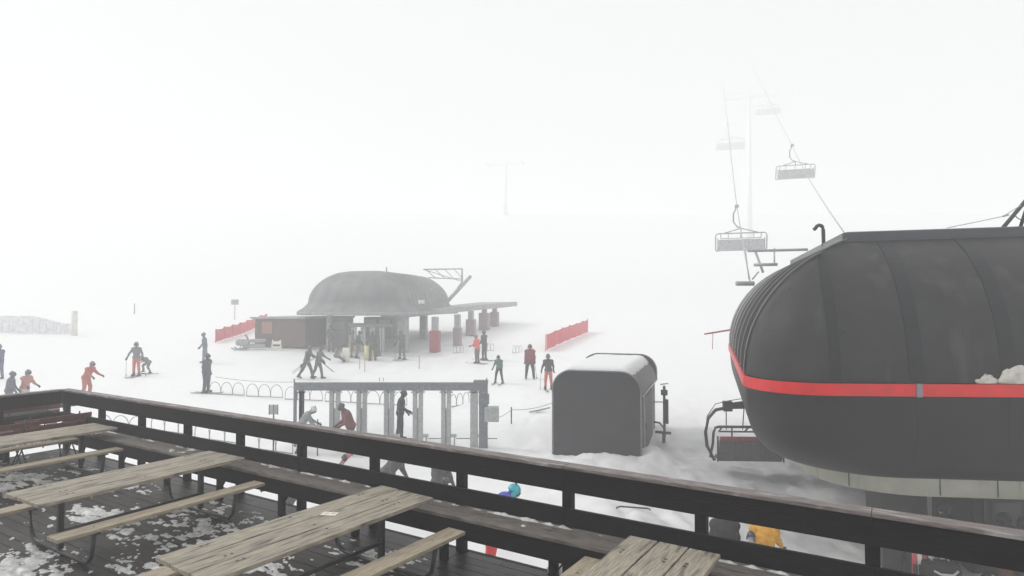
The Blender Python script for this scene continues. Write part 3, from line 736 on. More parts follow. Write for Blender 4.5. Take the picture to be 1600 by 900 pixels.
# ---------------------------------------------------------------- chairlift chairs, ropes, towers
def make_chair(label, wd=2.9, frame='far_grey', pad='seat_pale', red=False, group='chairs hanging on the lift rope', tube=.035, hx=-1):
    r = thing('lift_chair', label, 'lift chair', (0, 0, 0), 0, group)
    n = 6 if wd > 2.5 else 4
    m = MB(); sw = (wd-.3)/n
    for i in range(n):
        m.box((-wd/2+.15+sw*(i+.5), .22, .05), (sw-.003, .5, .10), bev=.03)
    m.build('seat', M[pad], r)
    m = MB()
    for i in range(n): m.box((-wd/2+.15+sw*(i+.5), -.06, .35), (sw-.003, .09, .62), rot=Matrix.Rotation(R(8), 3, 'X'), bev=.03)
    m.build('backrest', M[pad], r)
    if red:
        m = MB(); m.box((0, -.13, .70), (wd-.32, .12, .11), bev=.03); m.build('back_trim', M['red_dull'], r)
    for sx in (-1, 1):
        m = MB(); x = sx*wd/2
        m.tube([(x-sx*.14, .5, .0), (x-sx*.02, .45, .03), (x, .3, .15), (x, .05, .5), (x, -.05, .86), (x-sx*.05, -.05, 1.0), (x-sx*.18, -.05, 1.03)], tube, 8)
        m.tube([(x-sx*.12, -.06, .0), (x-sx*.12, -.06, .75)], tube*.7, 6)
        m.build('side_frame', M[frame], r)
    m = MB(); m.tube([(-wd/2+.16, -.05, 1.03), (wd/2-.16, -.05, 1.03)], tube, 8)
    if hx < 0: m.tube([(-wd/2+.5, -.05, 1.05), (0, -.05, 1.32), (wd/2-.5, -.05, 1.05)], tube*.9, 8); m.tube([(0, -.05, 1.0), (0, -.05, 1.35)], tube, 8)
    for x in (-wd/4, wd/4): m.tube([(x, -.05, 1.03), (x, -.05, .7)], tube*.6, 6)
    m.build('top_frame', M[frame], r)
    m = MB(); m.tube([(-wd/2+.3, .5, .78), (wd/2-.3, .5, .78)], tube*.7, 6)
    for x in (-wd/2+.3, 0, wd/2-.3): m.tube([(x, .5, .78), (x, .1, 1.0), (x, -.05, 1.03)], tube*.7, 6)
    m.build('safety_bar', M[frame], r)
    hp = [(0, -.05, 1.33), (-.22, -.05, 1.42), (-.42, -.05, 1.7), (-.42, -.05, 2.2), (-.3, -.05, 2.45), (-.25, -.05, 2.62)]
    m = MB(); m.tube([(x if hx < 0 else .75-x*.6, y, z) for x, y, z in hp], tube*1.3, 8)
    m.box((-.22 if hx < 0 else .9, 0, 2.66), (.22, .5, .14), bev=.03); m.build('hanger', M[frame], r)
    return r
ca_ = make_chair('fogged lift chair closest above the left end of black station')
pA = at_y(1158, 391, 38); ca_.location = pA; ca_.rotation_euler = (0, 0, -.31)
for (px, py, Y, lab) in ((1243, 278, 51, 'fogged lift chair on the right rope, above the vent pipe'), (1141, 233, 66, 'faint lift chair high on the left rope, nearly lost in fog'),
                         (1200, 178, 76, 'faint lift chair high on the right rope, nearly lost in fog')):
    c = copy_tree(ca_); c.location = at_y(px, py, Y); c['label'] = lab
    if Y > 60:  # farthest chairs: extra fog painted on by a whiter colour
        for ch in c.children: ch.material_slots[0].link = 'OBJECT'; ch.material_slots[0].material = M['haze_pale']
ce = make_chair('dark lift chair with red top edge coming round the left end of black station', 2.15, 'iron', 'chair_grey', True, tube=.04, hx=1)
pE = at_y(1172, 721, 19); ce.location = pE; ce.rotation_euler = (0, 0, -.06)
m = MB(); wd = 2.15
m.tube([(-wd/2+.06, .1, .0), (-wd/2-.16, .1, .42), (-wd/2-.2, .1, .85), (-wd/2-.12, .1, 1.25), (-wd/2+.1, .1, 1.5), (-wd/2+.45, .1, 1.58), (.9, .1, 1.62)], .05, 10)
m.box((-.62, .1, 1.62), (.26, .2, .3), bev=.02); m.box((.0, .1, 1.72), (1.0, .16, .14), rot=Matrix.Rotation(R(-8), 3, 'Y'), bev=.02)
m.tube([(-wd/2-.16, .1, 1.3), (-wd/2+.1, .1, 1.68), (-wd/2+.5, .1, 1.78), (0, .1, 1.88), (.5, .1, 2.0)], .012, 6)
m.tube([(-.66, .1, 1.5), (-.66, .1, .92)], .016, 6); m.tube([(-.13, .1, 1.6), (-.18, .1, .92)], .016, 6)
m.build('lifting_bar', M['iron'], ce)

def rope(lab, pts, rad=.028):
    ps = []
    for i in range(len(pts)-1):
        a, b = Vector(pts[i]), Vector(pts[i+1])
        for k in range(8): t = k/8; q = a.lerp(b, t); q.z -= .25*4*t*(1-t)*(a-b).length/30; ps.append(q)
    ps.append(Vector(pts[-1])); m = MB(); m.tube(ps, rad, 6)
    return tag(m.build('haul_rope', M['rope'] if rad > .02 else M['far_grey']), lab, 'rope', 'haul ropes of the chairlifts')
def grip(c): 
    return c
# rope points derive from the chairs' grips
def gp(loc, rz=-.31): return Vector(loc)+Matrix.Rotation(rz, 3, 'Z') @ Vector((-.22, 0, 2.70))
LA = gp(pA); LB = gp(at_y(1141, 233, 66)); RA_ = gp(at_y(1243, 278, 51)); RB_ = gp(at_y(1200, 178, 76))
st = at_y(1172, 440, 24.5)
rope('steel haul rope rising from the left end of black station', [st, LA, LB, LB+(LB-LA)*1.6])
sr2 = at_y(1325, 372, 18); rope('steel haul rope rising from the roof of black station', [sr2, RA_, RB_, RB_+(RB_-RA_)*1.2], .022)

def tower(label, px, top, Y, aw):
    t_ = at_y(px, top, Y); g = gz(t_.x, Y); h = t_.z-g
    r = thing('lift_tower', label, 'tower', (t_.x, Y, g-.3), -.3, 'chairlift towers')
    m = MB(); m.tube([(0, 0, 0), (0, 0, h)], .42, 14, r2=.30); m.build('mast', M['haze_pale'], r)
    m = MB(); m.box((0, 0, h), (aw, .4, .35), bev=.03); m.tube([(-aw/2, 0, h+.9), (0, 0, h+.9)], .06, 6); m.build('crossarm', M['haze_pale'], r)
    for sx in (-1, 1):
        m = MB(); m.box((sx*aw/2, 0, h+.1), (.12, 3.6, .2))
        for k in range(6): m.tube([(sx*aw/2-.08, -1.5+.6*k, h+.25), (sx*aw/2+.08, -1.5+.6*k, h+.25)], .22, 12)
        m.build('sheave_train', M['haze_pale'], r)
tower('faint lift tower behind the highest chairs at upper right', 1170, 150, 108, 8)
tower('very faint T shaped lift tower in the centre of the fog', 790, 255, 138, 8)

# ---------------------------------------------------------------- snow fences, poles, barriers
def net_fence(label, a, b, h, seed):
    """a, b: base points (px, py); slanting net on leaning poles"""
    A_, B_ = ground_at(*a), ground_at(*b); d = B_-A_; Ln = Vector((d.x, d.y, 0)).length
    r = thing('safety_net', label, 'safety net', A_, math.atan2(d.y, d.x), 'red safety nets on the slope')
    def zz(x): q = A_+d*(x/Ln); return gz(q.x, q.y)-A_.z
    n = int(Ln/1.7)
    for i in range(n+1):
        x = Ln*i/n; m = MB(); m.tube([(x, .05, zz(x)-.2), (x+.04, .02, zz(x)+h+.05)], .022, 6); m.build('pole', M['net'], r)
    m = MB(); K = n*6; rows = 11
    for k in range(rows):
        vs = []
        for i in range(K+1):
            x = Ln*i/K; sag = .10*abs(math.sin(math.pi*i/6))+.03*noise.noise(Vector((x*2, k, seed)))
            wob = .06*math.sin(i*1.1+seed)
            z0 = zz(x)+.06+(h-sag)*k/rows; z1 = z0+(h-sag)/rows*.93
            vs += [(x, wob, z0), (x, wob, z1), (x, wob+.012, z1), (x, wob+.012, z0)]
        fs = []
        for i in range(K):
            for j in range(4): fs.append((i*4+j, i*4+(j+1) % 4, i*4+4+(j+1) % 4, i*4+4+j))
        m.add(vs, fs, 0, False)
    for i in range(0, K+1):
        x = Ln*i/K; sag = .10*abs(math.sin(math.pi*i/6)); m.box((x, .06*math.sin(i*1.1+seed), zz(x)+.06+(h-sag)/2), (.12, .016, h-sag))
    m.build('net', M['net'], r)
net_fence('red safety net rising left of the fogged station', (338, 536), (417, 507), .95, 1)
net_fence('red safety net rising behind the skiers, right of the fogged station', (853, 549), (919, 519), 1.12, 5)

hoop_i = [0]
ORD = ['first', 'second', 'third', 'fourth', 'fifth', 'sixth', 'seventh', 'eighth', 'ninth']
def hoop_barrier(label, P, rz, n=3, w_=.60, h_=.62, mat='far_grey', rad=.016, group='hooped barrier sections'):
    r = thing('hoop_barrier', label, 'barrier', P, rz, group)
    m = MB(); m.tube([(0, 0, .03), (n*w_, 0, .03)], .022, 6); m.build('base_rail', M[mat], r)
    for i in range(n):
        cx = w_*(i+.5); hh = h_-w_*.42
        pts = [(cx-w_/2+.01, 0, .03), (cx-w_/2+.01, 0, hh*.6)]+[(cx-(w_/2-.01)*math.cos(R(a)), 0, hh*.6+(h_-hh*.6)*math.sin(R(a))) for a in range(15, 166, 15)]+[(cx+w_/2-.01, 0, hh*.6), (cx+w_/2-.01, 0, .03)]
        m = MB(); m.tube(pts, rad, 6); m.build('hoop', M[mat], r)
def hoop_row(rowname, a, b, count, skip=0, hh=.62):
    A_, B_ = ground_at(*a), ground_at(*b); d = B_-A_; d.z = 0; Ln = d.length; u = d/Ln; sec = Ln/count
    for i in range(count):
        q = A_+u*sec*i; q.z = gz(q.x, q.y)
        hoop_barrier(f'{ORD[i]} hoop barrier from the left in {rowname}', q, math.atan2(u.y, u.x), 3, (sec-.12)/3, hh)
hoop_row('the far row behind the lift gate', (327, 616), (640, 637), 5, hh=.60)
hoop_row('the near row seen through the railing', (236, 672), (462, 712), 3, hh=.66)
hoop_row('the row seen through the leftmost railing gaps', (150, 668), (232, 672), 1, hh=.5)
q = ground_at(703, 637); hoop_barrier('tilted three hoop barrier at the right lane of lift gate', q, R(52), 3, .42, .55)
for (px, py, lab, rz) in ((708, 552, 'small hooped ski rack beneath the red padded column', .5), (756, 549, 'small hooped ski rack behind the orange jacket skier', .5), (801, 552, 'small hooped ski rack left of the maroon jacket person', .6)):
    hoop_barrier(lab, ground_at(px, py), rz, 3, .26, .52, group='small hooped ski racks')
def pole(lab, px, py, top, wd, mat='far_grey', head=None, Y=None):
    g = g_at(px, Y) if Y else ground_at(px, py); h = at_y(px, top, g.y).z-g.z; m = MB(); m.tube([(0, 0, -.2), (0, 0, h)], wd/2, 10)
    if head: m.box((0, 0, h), head, 1)
    return tag(m.build('marker_pole', [M[mat], M['far_grey']], loc=g), lab, 'pole', 'poles in the snow')
pole('thick pale yellow padded pole in fog at far left', 116, 524, 486, .42, 'pole_yellow')
pole('thin faint pole in fog left of the red net', 210, 491, 474, .12)
pole('short faint pole with dark square head in fog', 367, 500, 472, .08, 'far_grey', (.7, .1, .5), 62)
pole('thin stake near the two walkers carrying skis', 570, 581, 560, .05)
pole('thin stake right of the walkers under the distant station', 562, 577, 558, .05)
pole('thin rope stake in front of red padded column', 655, 576, 557, .05)
pole('rope stake left of the grey hut', 799, 662, 636, .05, 'iron')
pole('thin tall stake left end of the lift gate', 459, 690, 592, .05, 'galv_dark')
pole('short stake behind the white helmet', 496, 712, 655, .04, 'iron')
pole('pair of short stakes above the gate beam, left one', 593, 596, 590, .04)
pole('pair of short stakes above the gate beam, right one', 599, 596, 590, .04)
g = ground_at(427, 708); sg = thing('sign_board', 'small grey framed sign board behind the railing, left of white helmet', 'sign', g)
m = MB(); m.tube([(0, 0, -.1), (0, 0, 1.55)], .025, 6); m.build('post', M['iron'], sg)
m = MB(); m.box((0, 0, 1.45), (.30, .03, .32), 0); m.box((-.14, -.02, 1.45), (.03, .03, .34), 1); m.box((0, -.02, 1.45), (.03, .03, .34), 1); m.box((.14, -.02, 1.45), (.03, .03, .34), 1); m.build('board', [M['trim'], M['galv_dark']], sg)
def cord(lab, a, b, ha, hb):
    A_, B_ = ground_at(*a)+Vector((0, 0, ha)), ground_at(*b)+Vector((0, 0, hb)); ps = [A_.lerp(B_, t/10)-Vector((0, 0, .35*(t/10)*(1-t/10))) for t in range(11)]
    m = MB(); m.tube(ps, .012, 5); tag(m.build('cord', M['far_grey']), lab, 'cord', 'thin cords along the barriers')
cord('thin cord from the rope stake to the grey hut', (799, 662), (862, 655), .55, .65)
cord('thin cord above the far hooped row', (336, 617), (462, 626), .85, .85)
cord('thin cord leading to the stake below the red column', (590, 566), (655, 576), .5, .75)
cord('thin cord from the gate column to the rope stake', (766, 690), (799, 662), .8, .55)
# far dark bank fence at the left edge
A_ = ground_at(-40, 517); B_ = ground_at(118, 523); d = B_-A_
fb = thing('board_fence', 'long pale grey board fence fading in fog at the left edge', 'fence', A_, math.atan2(d.y, d.x))
m = MB(); Ln = Vector((d.x, d.y, 0)).length
for i in range(int(Ln/.3)): 
    h = 1.2 if i*.3 < Ln*.6 else 1.2-(i*.3-Ln*.6)/(Ln*.4)*.8; m.box((i*.3, 0, h/2-.1), (.27, .04, h+.2))
m.build('boards', M['fence_far'], fb)
m = MB(); m.box((Ln/2, .05, .55), (Ln, .06, .1)); m.build('rail', M['fence_far'], fb)

# snowmobile next to the left net
g = ground_at(397, 546); sm_ = thing('snowmobile', 'dark snowmobile parked in fog beside the red net', 'snowmobile', g, R(10))
m = MB(); m.box((0, 0, .25), (1.5, .4, .3), bev=.12); m.build('track', M['far_grey'], sm_)
m = MB(); m.box((-.75, 0, .5), (.9, .55, .45), bev=.18); m.build('hood', M['far_grey'], sm_)
m = MB(); m.box((.25, 0, .6), (1.1, .32, .25), bev=.1); m.build('seat', M['far_grey'], sm_)
m = MB(); m.box((-.5, 0, .88), (.05, .45, .35), rot=Matrix.Rotation(R(-30), 3, 'Y')); m.build('windshield', M['far_grey'], sm_)
for sy in (-1, 1):
    m = MB(); m.tube([(-.4, sy*.4, .04), (-1.2, sy*.4, .04), (-1.4, sy*.4, .16)], .05, 6); m.tube([(-.85, sy*.4, .06), (-.75, sy*.2, .4)], .03, 6); m.build('ski', M['far_grey'], sm_)
g = ground_at(432, 548); m = MB(); m.tube([(-.35, 0, 0), (-.25, 0, .75)], .05, 6); m.tube([(.35, 0, 0), (.25, 0, .75)], .05, 6); m.box((0, 0, .55), (.6, .06, .22)); m.box((0, 0, .25), (.65, .06, .1))
tag(m.build('trestle', M['pole_yellow'], loc=g), 'pale yellowish trestle in fog in front of brown hut', 'trestle')
g = ground_at(576, 562); m = MB(); m.tube([(0, 0, 0), (0, 0, .9)], .28, 14)
tag(m.build('bollard', M['yellow'], loc=g), 'round yellow padded bollard under the distant station', 'bollard')
g = ground_at(541, 565); m = MB(); m.tube([(0, 0, 0), (0, 0, .85)], .22, 14)
tag(m.build('bollard', M['pole_yellow'], loc=g), 'pale yellow padded bollard left of the small far gate', 'bollard')

# ---------------------------------------------------------------- people
def capsule(m, a, b, ra, rb, n=10, flat=1.0):
    a, b = Vector(a), Vector(b); d = b-a; ln = max(d.length, 1e-4); d = d/ln
    rows = [(-ra, .15*ra)]+[(-ra*math.cos(R(t)), ra*math.sin(R(t))) for t in (30, 60, 90)]+[(ln, rb)]+[(ln+rb*math.cos(R(t)), rb*math.sin(R(t))) for t in (60, 30)]+[(ln+rb, .15*rb)]
    pts = [a+d*t for t, _ in rows]
    u = Vector((1, 0, 0)) if abs(d.x) < .9 else Vector((0, 1, 0)); v = d.cross(u).normalized(); u = v.cross(d).normalized()
    vs = []
    for (t, rr), p in zip(rows, pts):
        for j in range(n):
            an = 2*math.pi*j/n; vs.append(p+u*math.cos(an)*rr+v*math.sin(an)*rr*flat)
    k = len(rows); fs = [(i*n+j, i*n+(j+1) % n, (i+1)*n+(j+1) % n, (i+1)*n+j) for i in range(k-1) for j in range(n)]
    fs += [tuple(range(n))[::-1], tuple((k-1)*n+j for j in range(n))]
    m.add(vs, fs)
def limb_dir(side, ang, out): return Vector((side*math.sin(R(out)), math.sin(R(ang))*math.cos(R(out)), -math.cos(R(ang))*math.cos(R(out))))
person_n = [0]
def person(label, P, yaw, H=1.75, lean=4, legs=((4, 8, 5), (-4, 6, 5)), arms=((15, 12, 20), (15, 12, 20)), jacket=(.05, .05, .06), trousers=(.03, .03, .035),
           helmet=(.03, .03, .035), gog=True, glove=(.02, .02, .02), skis=False, poles=False, head=0, pack=None, board=None, sink=0, bulk=1.0, glabel='left', vox=.03, hooded=False):
    s = H/1.74; J = {}; bulk *= 1.08
    pel = Vector((0, 0, 0)); rx = Matrix.Rotation(R(-lean), 3, 'X')
    up = lambda x, y, z: rx @ Vector((x, y, z))
    J['waist'] = up(0, 0, .16); J['chest'] = up(0, 0, .36); J['neck'] = up(0, 0, .54)
    hx = Matrix.Rotation(R(-lean-head), 3, 'X'); J['head'] = J['neck']+hx @ Vector((0, .02, .14))
    segs = []
    m = MB(); bk = bulk
    capsule(m, pel+Vector((-.06, 0, 0)), pel+Vector((.06, 0, 0)), .145*bk, .145*bk, flat=.95)
    capsule(m, pel, J['waist'], .16*bk, .155*bk, flat=.85); capsule(m, J['waist'], J['chest'], .165*bk, .185*bk, flat=.78)
    sh = [up(-.175, 0, .44), up(.175, 0, .44)]
    capsule(m, sh[0], sh[1], .105*bk, .105*bk); capsule(m, J['chest'], J['neck'], .15*bk, .07)
    capsule(m, J['neck'], J['head'], .062, .07)
    m.ball(J['head'], (.078, .098, .115), 12, 10, rot=hx)
    nose = J['head']+hx @ Vector((0, .10, -.02)); capsule(m, nose, nose+hx @ Vector((0, .012, -.02)), .016, .018, 6)
    chin = J['head']+hx @ Vector((0, .06, -.085)); capsule(m, chin, chin+hx @ Vector((0, .01, 0)), .035, .03, 6)
    segs += [('j', sh[0], sh[1]), ('j', J['waist'], J['neck']), ('s', J['head']+hx @ Vector((0, .05, -.08)), J['head']+hx @ Vector((0, 0, .1))), ('t', pel+Vector((-.08, 0, -.06)), pel+Vector((.08, 0, -.06))), ('j', pel+Vector((-.1, 0, .10)), pel+Vector((.1, 0, .10)))]
    feet = []; hands = []
    for k, side in enumerate((-1, 1)):
        th, kn, sp = legs[k]; hip = Vector((side*.095, 0, -.03)); d1 = limb_dir(side, th, sp); knee = hip+d1*.43
        d2 = limb_dir(side, th-kn, sp*.6); ank = knee+d2*.42
        capsule(m, hip, knee, .105*bk, .078*bk); capsule(m, knee, ank, .078*bk, .068)
        fa = min(25, max(-30, (th-kn)*.4)) if not skis else 0
        toe = ank+Vector((side*.02, .17*math.cos(R(fa)), -.055+.17*math.sin(R(fa)))); heel = ank+Vector((0, -.05, -.06))
        capsule(m, ank, ank+Vector((0, 0, -.03)), .07, .07); capsule(m, heel, toe, .055, .048)
        segs += [('t', hip, knee), ('t', knee, ank+Vector((0, 0, .12))), ('b', ank+Vector((0, 0, .02)), heel), ('b', heel, toe)]
        feet.append((ank, toe)); 
        aa, ao, ab = arms[k]; d1 = limb_dir(side, aa, ao); el = sh[k]+Vector((side*.02, 0, 0))+d1*.28; d2 = limb_dir(side, aa+ab, ao*.5); wr = el+d2*.25
        capsule(m, sh[k], el, .072*bk, .058*bk); capsule(m, el, wr, .058*bk, .045)
        segs += [('j', sh[k], el), ('j', el, wr)]; hands.append((wr, d2))
    zmin = min(min(a.z for a, b in feet), min(b.z for a, b in feet)+.05)-.105
    zs = -zmin+(.03 if skis else 0)-sink
    root = thing('person', label, 'person', P, yaw, 'people on the snow'); root.scale = (s, s, s)
    off = Vector((0, 0, zs))
    tmp = m.build('body', cloth(jacket)); md = tmp.modifiers.new('r', 'REMESH'); md.mode = 'VOXEL'; md.voxel_size = vox
    ms = tmp.modifiers.new('s', 'SMOOTH'); ms.iterations = 3; ms.factor = .5
    dg = bpy.context.evaluated_depsgraph_get(); me = bpy.data.meshes.new_from_object(tmp.evaluated_get(dg)); old = tmp.data; bpy.data.objects.remove(tmp); bpy.data.meshes.remove(old)
    me.materials.clear(); me.name = 'body'
    for mt in (cloth(jacket), cloth(trousers), cloth((.02, .02, .022), .4), M['skin']): me.materials.append(mt)
    order = {'j': 0, 't': 1, 'b': 2, 's': 3}
    pre = [(order[k], a, b-a, max((b-a).length_squared, 1e-6)) for k, a, b in segs]
    for v in me.vertices:       # folds in the cloth
        q = v.co; v.co = q+v.normal*.012*noise.noise(q*9+Vector((person_n[0]*3.1, 0, 0)))
    for p in me.polygons:
        c = p.center; best = 9; bi = 0
        for k, a, d, l2 in pre:
            t_ = max(0, min(1, (c-a).dot(d)/l2)); q = (c-a-d*t_).length-(.1 if k == 0 else .02)
            if q < best: best = q; bi = k
        p.material_index = bi; p.use_smooth = True
    for v in me.vertices: v.co += off
    body = bpy.data.objects.new('body', me); COL.objects.link(body); body.parent = root
    hc = J['head']+off
    if helmet:
        m = MB(); m.ball(hc+hx @ Vector((0, -.012, .025)), (.115, .130, .125), 16, 12, rot=hx, zmin=-.25)
        m.ball(hc+hx @ Vector((-.105, -.01, -.035)), (.025, .045, .055), 8, 6, rot=hx); m.ball(hc+hx @ Vector((.105, -.01, -.035)), (.025, .045, .055), 8, 6, rot=hx)
        for q in (-.035, .035): m.box(hc+hx @ Vector((q, -.05, .149)), (.014, .05, .014), 1, rot=hx)
        m.build('hood' if hooded else 'helmet', [cloth(helmet, .8 if hooded else .35), M['rubber']], root)
    if gog:
        m = MB(); n = 9; vs = []
        for i in range(n):
            a = R(-62+124*i/(n-1)); 
            for z_ in (-.035, .04): vs.append(hc+hx @ Vector((.098*math.sin(a), .03+.098*math.cos(a), .012+z_)))
        for i in range(n):
            a = R(-62+124*i/(n-1))
            for z_ in (-.035, .04): vs.append(hc+hx @ Vector((.08*math.sin(a), .02+.078*math.cos(a), .012+z_)))
        fs = [(2*i, 2*i+2, 2*i+3, 2*i+1) for i in range(n-1)]+[(2*n+2*i, 2*n+2*i+1, 2*n+2*i+3, 2*n+2*i+2) for i in range(n-1)]
        fs += [(2*i, 2*n+2*i, 2*n+2*i+2, 2*i+2) for i in range(n-1)]+[(2*i+1, 2*i+3, 2*n+2*i+3, 2*n+2*i+1) for i in range(n-1)]
        m.add(vs, fs, 0, True); m.build('goggles', M['glass'], root)
    for k, (wr, d2) in enumerate(hands):
        side = (-1, 1)[k]; m = MB(); w0 = wr+off; q = d2.to_track_quat('Y', 'X').to_matrix()
        L_ = lambda x, y, z: w0+q @ Vector((x, y, z))
        capsule(m, L_(0, -.02, 0), L_(0, .03, 0), .042, .04, 8); capsule(m, L_(0, .03, 0), L_(0, .085, -.01), .044, .04, 8, flat=.6)
        for fi, fx in enumerate((-.033, -.011, .011, .033)):
            fl_ = (.05, .06, .056, .042)[fi]
            m.tube([L_(fx, .085, -.008), L_(fx*1.05, .085+fl_*.55, -.018), L_(fx*1.05, .085+fl_*.85, -.045), L_(fx, .085+fl_*.8, -.068)], [.0135, .013, .012, .009], 6)
        m.tube([L_(-side*.03, .03, -.01), L_(-side*.058, .06, -.02), L_(-side*.055, .092, -.035)], [.016, .014, .011], 6)
        m.build('glove', cloth(glove), root)
    if skis:
        for k, (ank, toe) in enumerate(feet):
            o = ski_mesh(1.5).build('ski', [cloth((.12, .12, .13), .3), M['rubber']], root); o.location = (ank.x, ank.y+.08, .0)
            o.rotation_euler = (0, 0, R((-1, 1)[k]*2))
    if pack:
        m = MB(); c = up(0, -.23, .30)+off; m.box(c, (.30, .17, .44), rot=rx, bev=.07); m.box(c+rx @ Vector((0, -.10, -.04)), (.2, .06, .22), rot=rx, bev=.03)
        o = m.build('backpack', cloth(pack)); 
        for v in o.data.vertices: v.co = Matrix.Translation(P) @ Matrix.Rotation(yaw, 4, 'Z') @ (v.co*s)
        tag(o, 'backpack worn by the '+label.replace('person ', '', 1)[:60], 'backpack')
    if poles:
        for k in poles if isinstance(poles, (tuple, list)) else (0, 1):
            wr, d2 = hands[k]; h = wr+d2*.09+off; side = (-1, 1)[k]
            e = Vector((h.x+side*.10, h.y-.18, 0)); m = MB(); tp = h+(h-e).normalized()*.12
            m.tube([e-Vector((0, 0, .03)), tp], .009, 6); m.tube([e+(h-e).normalized()*.07, e+(h-e).normalized()*.08], .045, 8); m.tube([h-(h-e).normalized()*.02, tp], .018, 6)
            o = m.build('ski_pole', M['iron'])
            for v in o.data.vertices: v.co = Matrix.Translation(P) @ Matrix.Rotation(yaw, 4, 'Z') @ (v.co*s)
            tag(o, ('left' if k == 0 else 'right')+' hand ski pole of the '+glabel, 'ski pole', 'ski poles')
    person_n[0] += 1
    return root
G = ground_at
AWAY, FACE, LEFT, RIGHT = 0, math.pi, math.pi/2, -math.pi/2
# near lift gate
person('person in dark red jacket stooping at the second gate lane', g_at(549, 21.0), LEFT+.5, 1.72, 22, ((10, 14, 6), (-6, 10, 6)), ((12, 8, 50), (5, 10, 50)), jacket=(.16, .05, .055), trousers=(.06, .05, .06), helmet=(.05, .055, .07), head=15, bulk=1.12)
person('person in navy ski suit and black helmet standing in a gate lane', g_at(626, 22.9), RIGHT+.15, 1.74, 6, ((6, 6, 3), (-5, 5, 3)), ((8, 8, 30), (18, 6, 45)), jacket=(.035, .045, .065), trousers=(.035, .045, .065), helmet=(.04, .045, .055), head=14, skis=False)
person('person in grey coat bending beyond the railing, left of grey-coated neighbour', g_at(606, 15.6), RIGHT-.2, 1.72, 40, ((22, 30, 8), (0, 15, 8)), ((5, 6, 25), (-10, 6, 30)), jacket=(.085, .085, .088), trousers=(.05, .05, .05), bulk=1.2, helmet=(.06, .06, .06), head=10)
person('person in long grey coat seen below the top rail, back turned', g_at(687, 15.0), AWAY-.5, 1.62, 6, ((4, 8, 5), (-4, 6, 5)), ((4, 5, 10), (6, 16, 20)), jacket=(.085, .083, .085), trousers=(.04, .04, .045), bulk=1.18, helmet=(.05, .05, .05))
person('person with white helmet and goggles behind the railing, left of gate', g_at(471, 21.2), RIGHT+.3, 1.62, 34, ((12, 20, 5), (0, 12, 5)), ((30, 6, 30), (25, 6, 30)), jacket=(.22, .24, .25), trousers=(.30, .36, .34), helmet=(.60, .58, .60), head=18)
person('person in blue and grey seen under the bench, left of centre', g_at(468, 14.4), LEFT-.3, 1.6, 50, ((30, 50, 6), (0, 30, 6)), ((50, 8, 20), (30, 8, 30)), jacket=(.035, .07, .20), trousers=(.09, .09, .09), helmet=(.05, .05, .06), head=0, pack=None, bulk=1.1)
person('child in lime green jacket half hidden by the front table', g_at(537, 13.6), AWAY, 1.15, 5, jacket=(.28, .50, .08), trousers=(.05, .05, .05), helmet=(.04, .04, .04))
person('person with turquoise helmet, blue jacket and red trousers bending down', g_at(764, 12.2), RIGHT+.15, 1.80, 44, ((14, 22, 17), (4, 16, 17)), ((20, 6, 25), (10, 6, 35)), jacket=(.05, .09, .42), trousers=(.62, .035, .04), helmet=(.05, .42, .48), head=-10, bulk=1.32)
person('person in teal trousers standing right behind the turquoise helmet skier', g_at(795, 13.6), FACE+.3, 1.02, 30, ((20, 34, 6), (6, 20, 6)), ((45, 8, 30), (30, 8, 30)), jacket=(.05, .16, .20), trousers=(.07, .22, .22), helmet=(.3, .05, .06), head=10)
person('child in red trousers seen under the bench beside the plank seat', g_at(697, 14.4), AWAY+.2, 1.15, 8, ((6, 12, 7), (-6, 8, 7)), jacket=(.07, .06, .07), trousers=(.60, .04, .04), helmet=(.08, .08, .09))
# at right, in front of station
person('person in black hooded jacket beyond the railing, back turned', g_at(1131, 12.6), AWAY-.1, 1.60, 12, ((6, 12, 7), (-6, 8, 7)), ((10, 14, 10), (10, 14, 10)), jacket=(.012, .011, .013), trousers=(.02, .02, .02), helmet=(.012, .012, .013), bulk=1.35, hooded=True, vox=.025)
person('child in orange yellow hood between the black and yellow jackets', g_at(1147, 11.9), AWAY, 1.14, 8, jacket=(.50, .22, .02), trousers=(.03, .03, .03), helmet=(.62, .30, .03), gog=False, hooded=True, vox=.025)
person('person with navy backpack bending beside the yellow jacket skier', g_at(1170, 12.1), AWAY-.4, 1.30, 24, jacket=(.30, .30, .31), trousers=(.05, .05, .06), helmet=(.035, .045, .07), pack=(.03, .04, .065), vox=.025)
person('person in bright yellow jacket reaching down beyond the railing', g_at(1190, 12.2), AWAY-.5, 1.66, 12, ((8, 14, 7), (-4, 10, 7)), ((16, 8, 20), (30, 12, 25)), jacket=(.62, .30, .02), trousers=(.05, .05, .05), helmet=(.5, .5, .5), vox=.025, bulk=1.15)
person('person in black jacket and brown trousers standing under the station', g_at(1573, 11.9), AWAY+.3, 1.74, 10, jacket=(.016, .015, .018), trousers=(.10, .045, .02), helmet=(.02, .02, .02), bulk=1.2)
person('person in dark jacket crouching under the station beside the booth', g_at(1528, 12.6), RIGHT, 1.66, 45, ((60, 95, 8), (40, 90, 8)), ((60, 8, 30), (50, 8, 30)), jacket=(.02, .018, .022), trousers=(.07, .035, .02), helmet=(.1, .09, .09))
person('person in dark violet jacket under the station at the right edge', g_at(1600, 11.7), AWAY, 1.78, 6, jacket=(.02, .012, .035), trousers=(.02, .02, .02), helmet=(.02, .015, .03), bulk=1.15)
person('person in charcoal jacket standing by the ski rack under the station', g_at(1478, 12.8), LEFT, 1.74, 8, jacket=(.02, .02, .022), trousers=(.02, .02, .02), helmet=(.03, .03, .03), bulk=1.1)
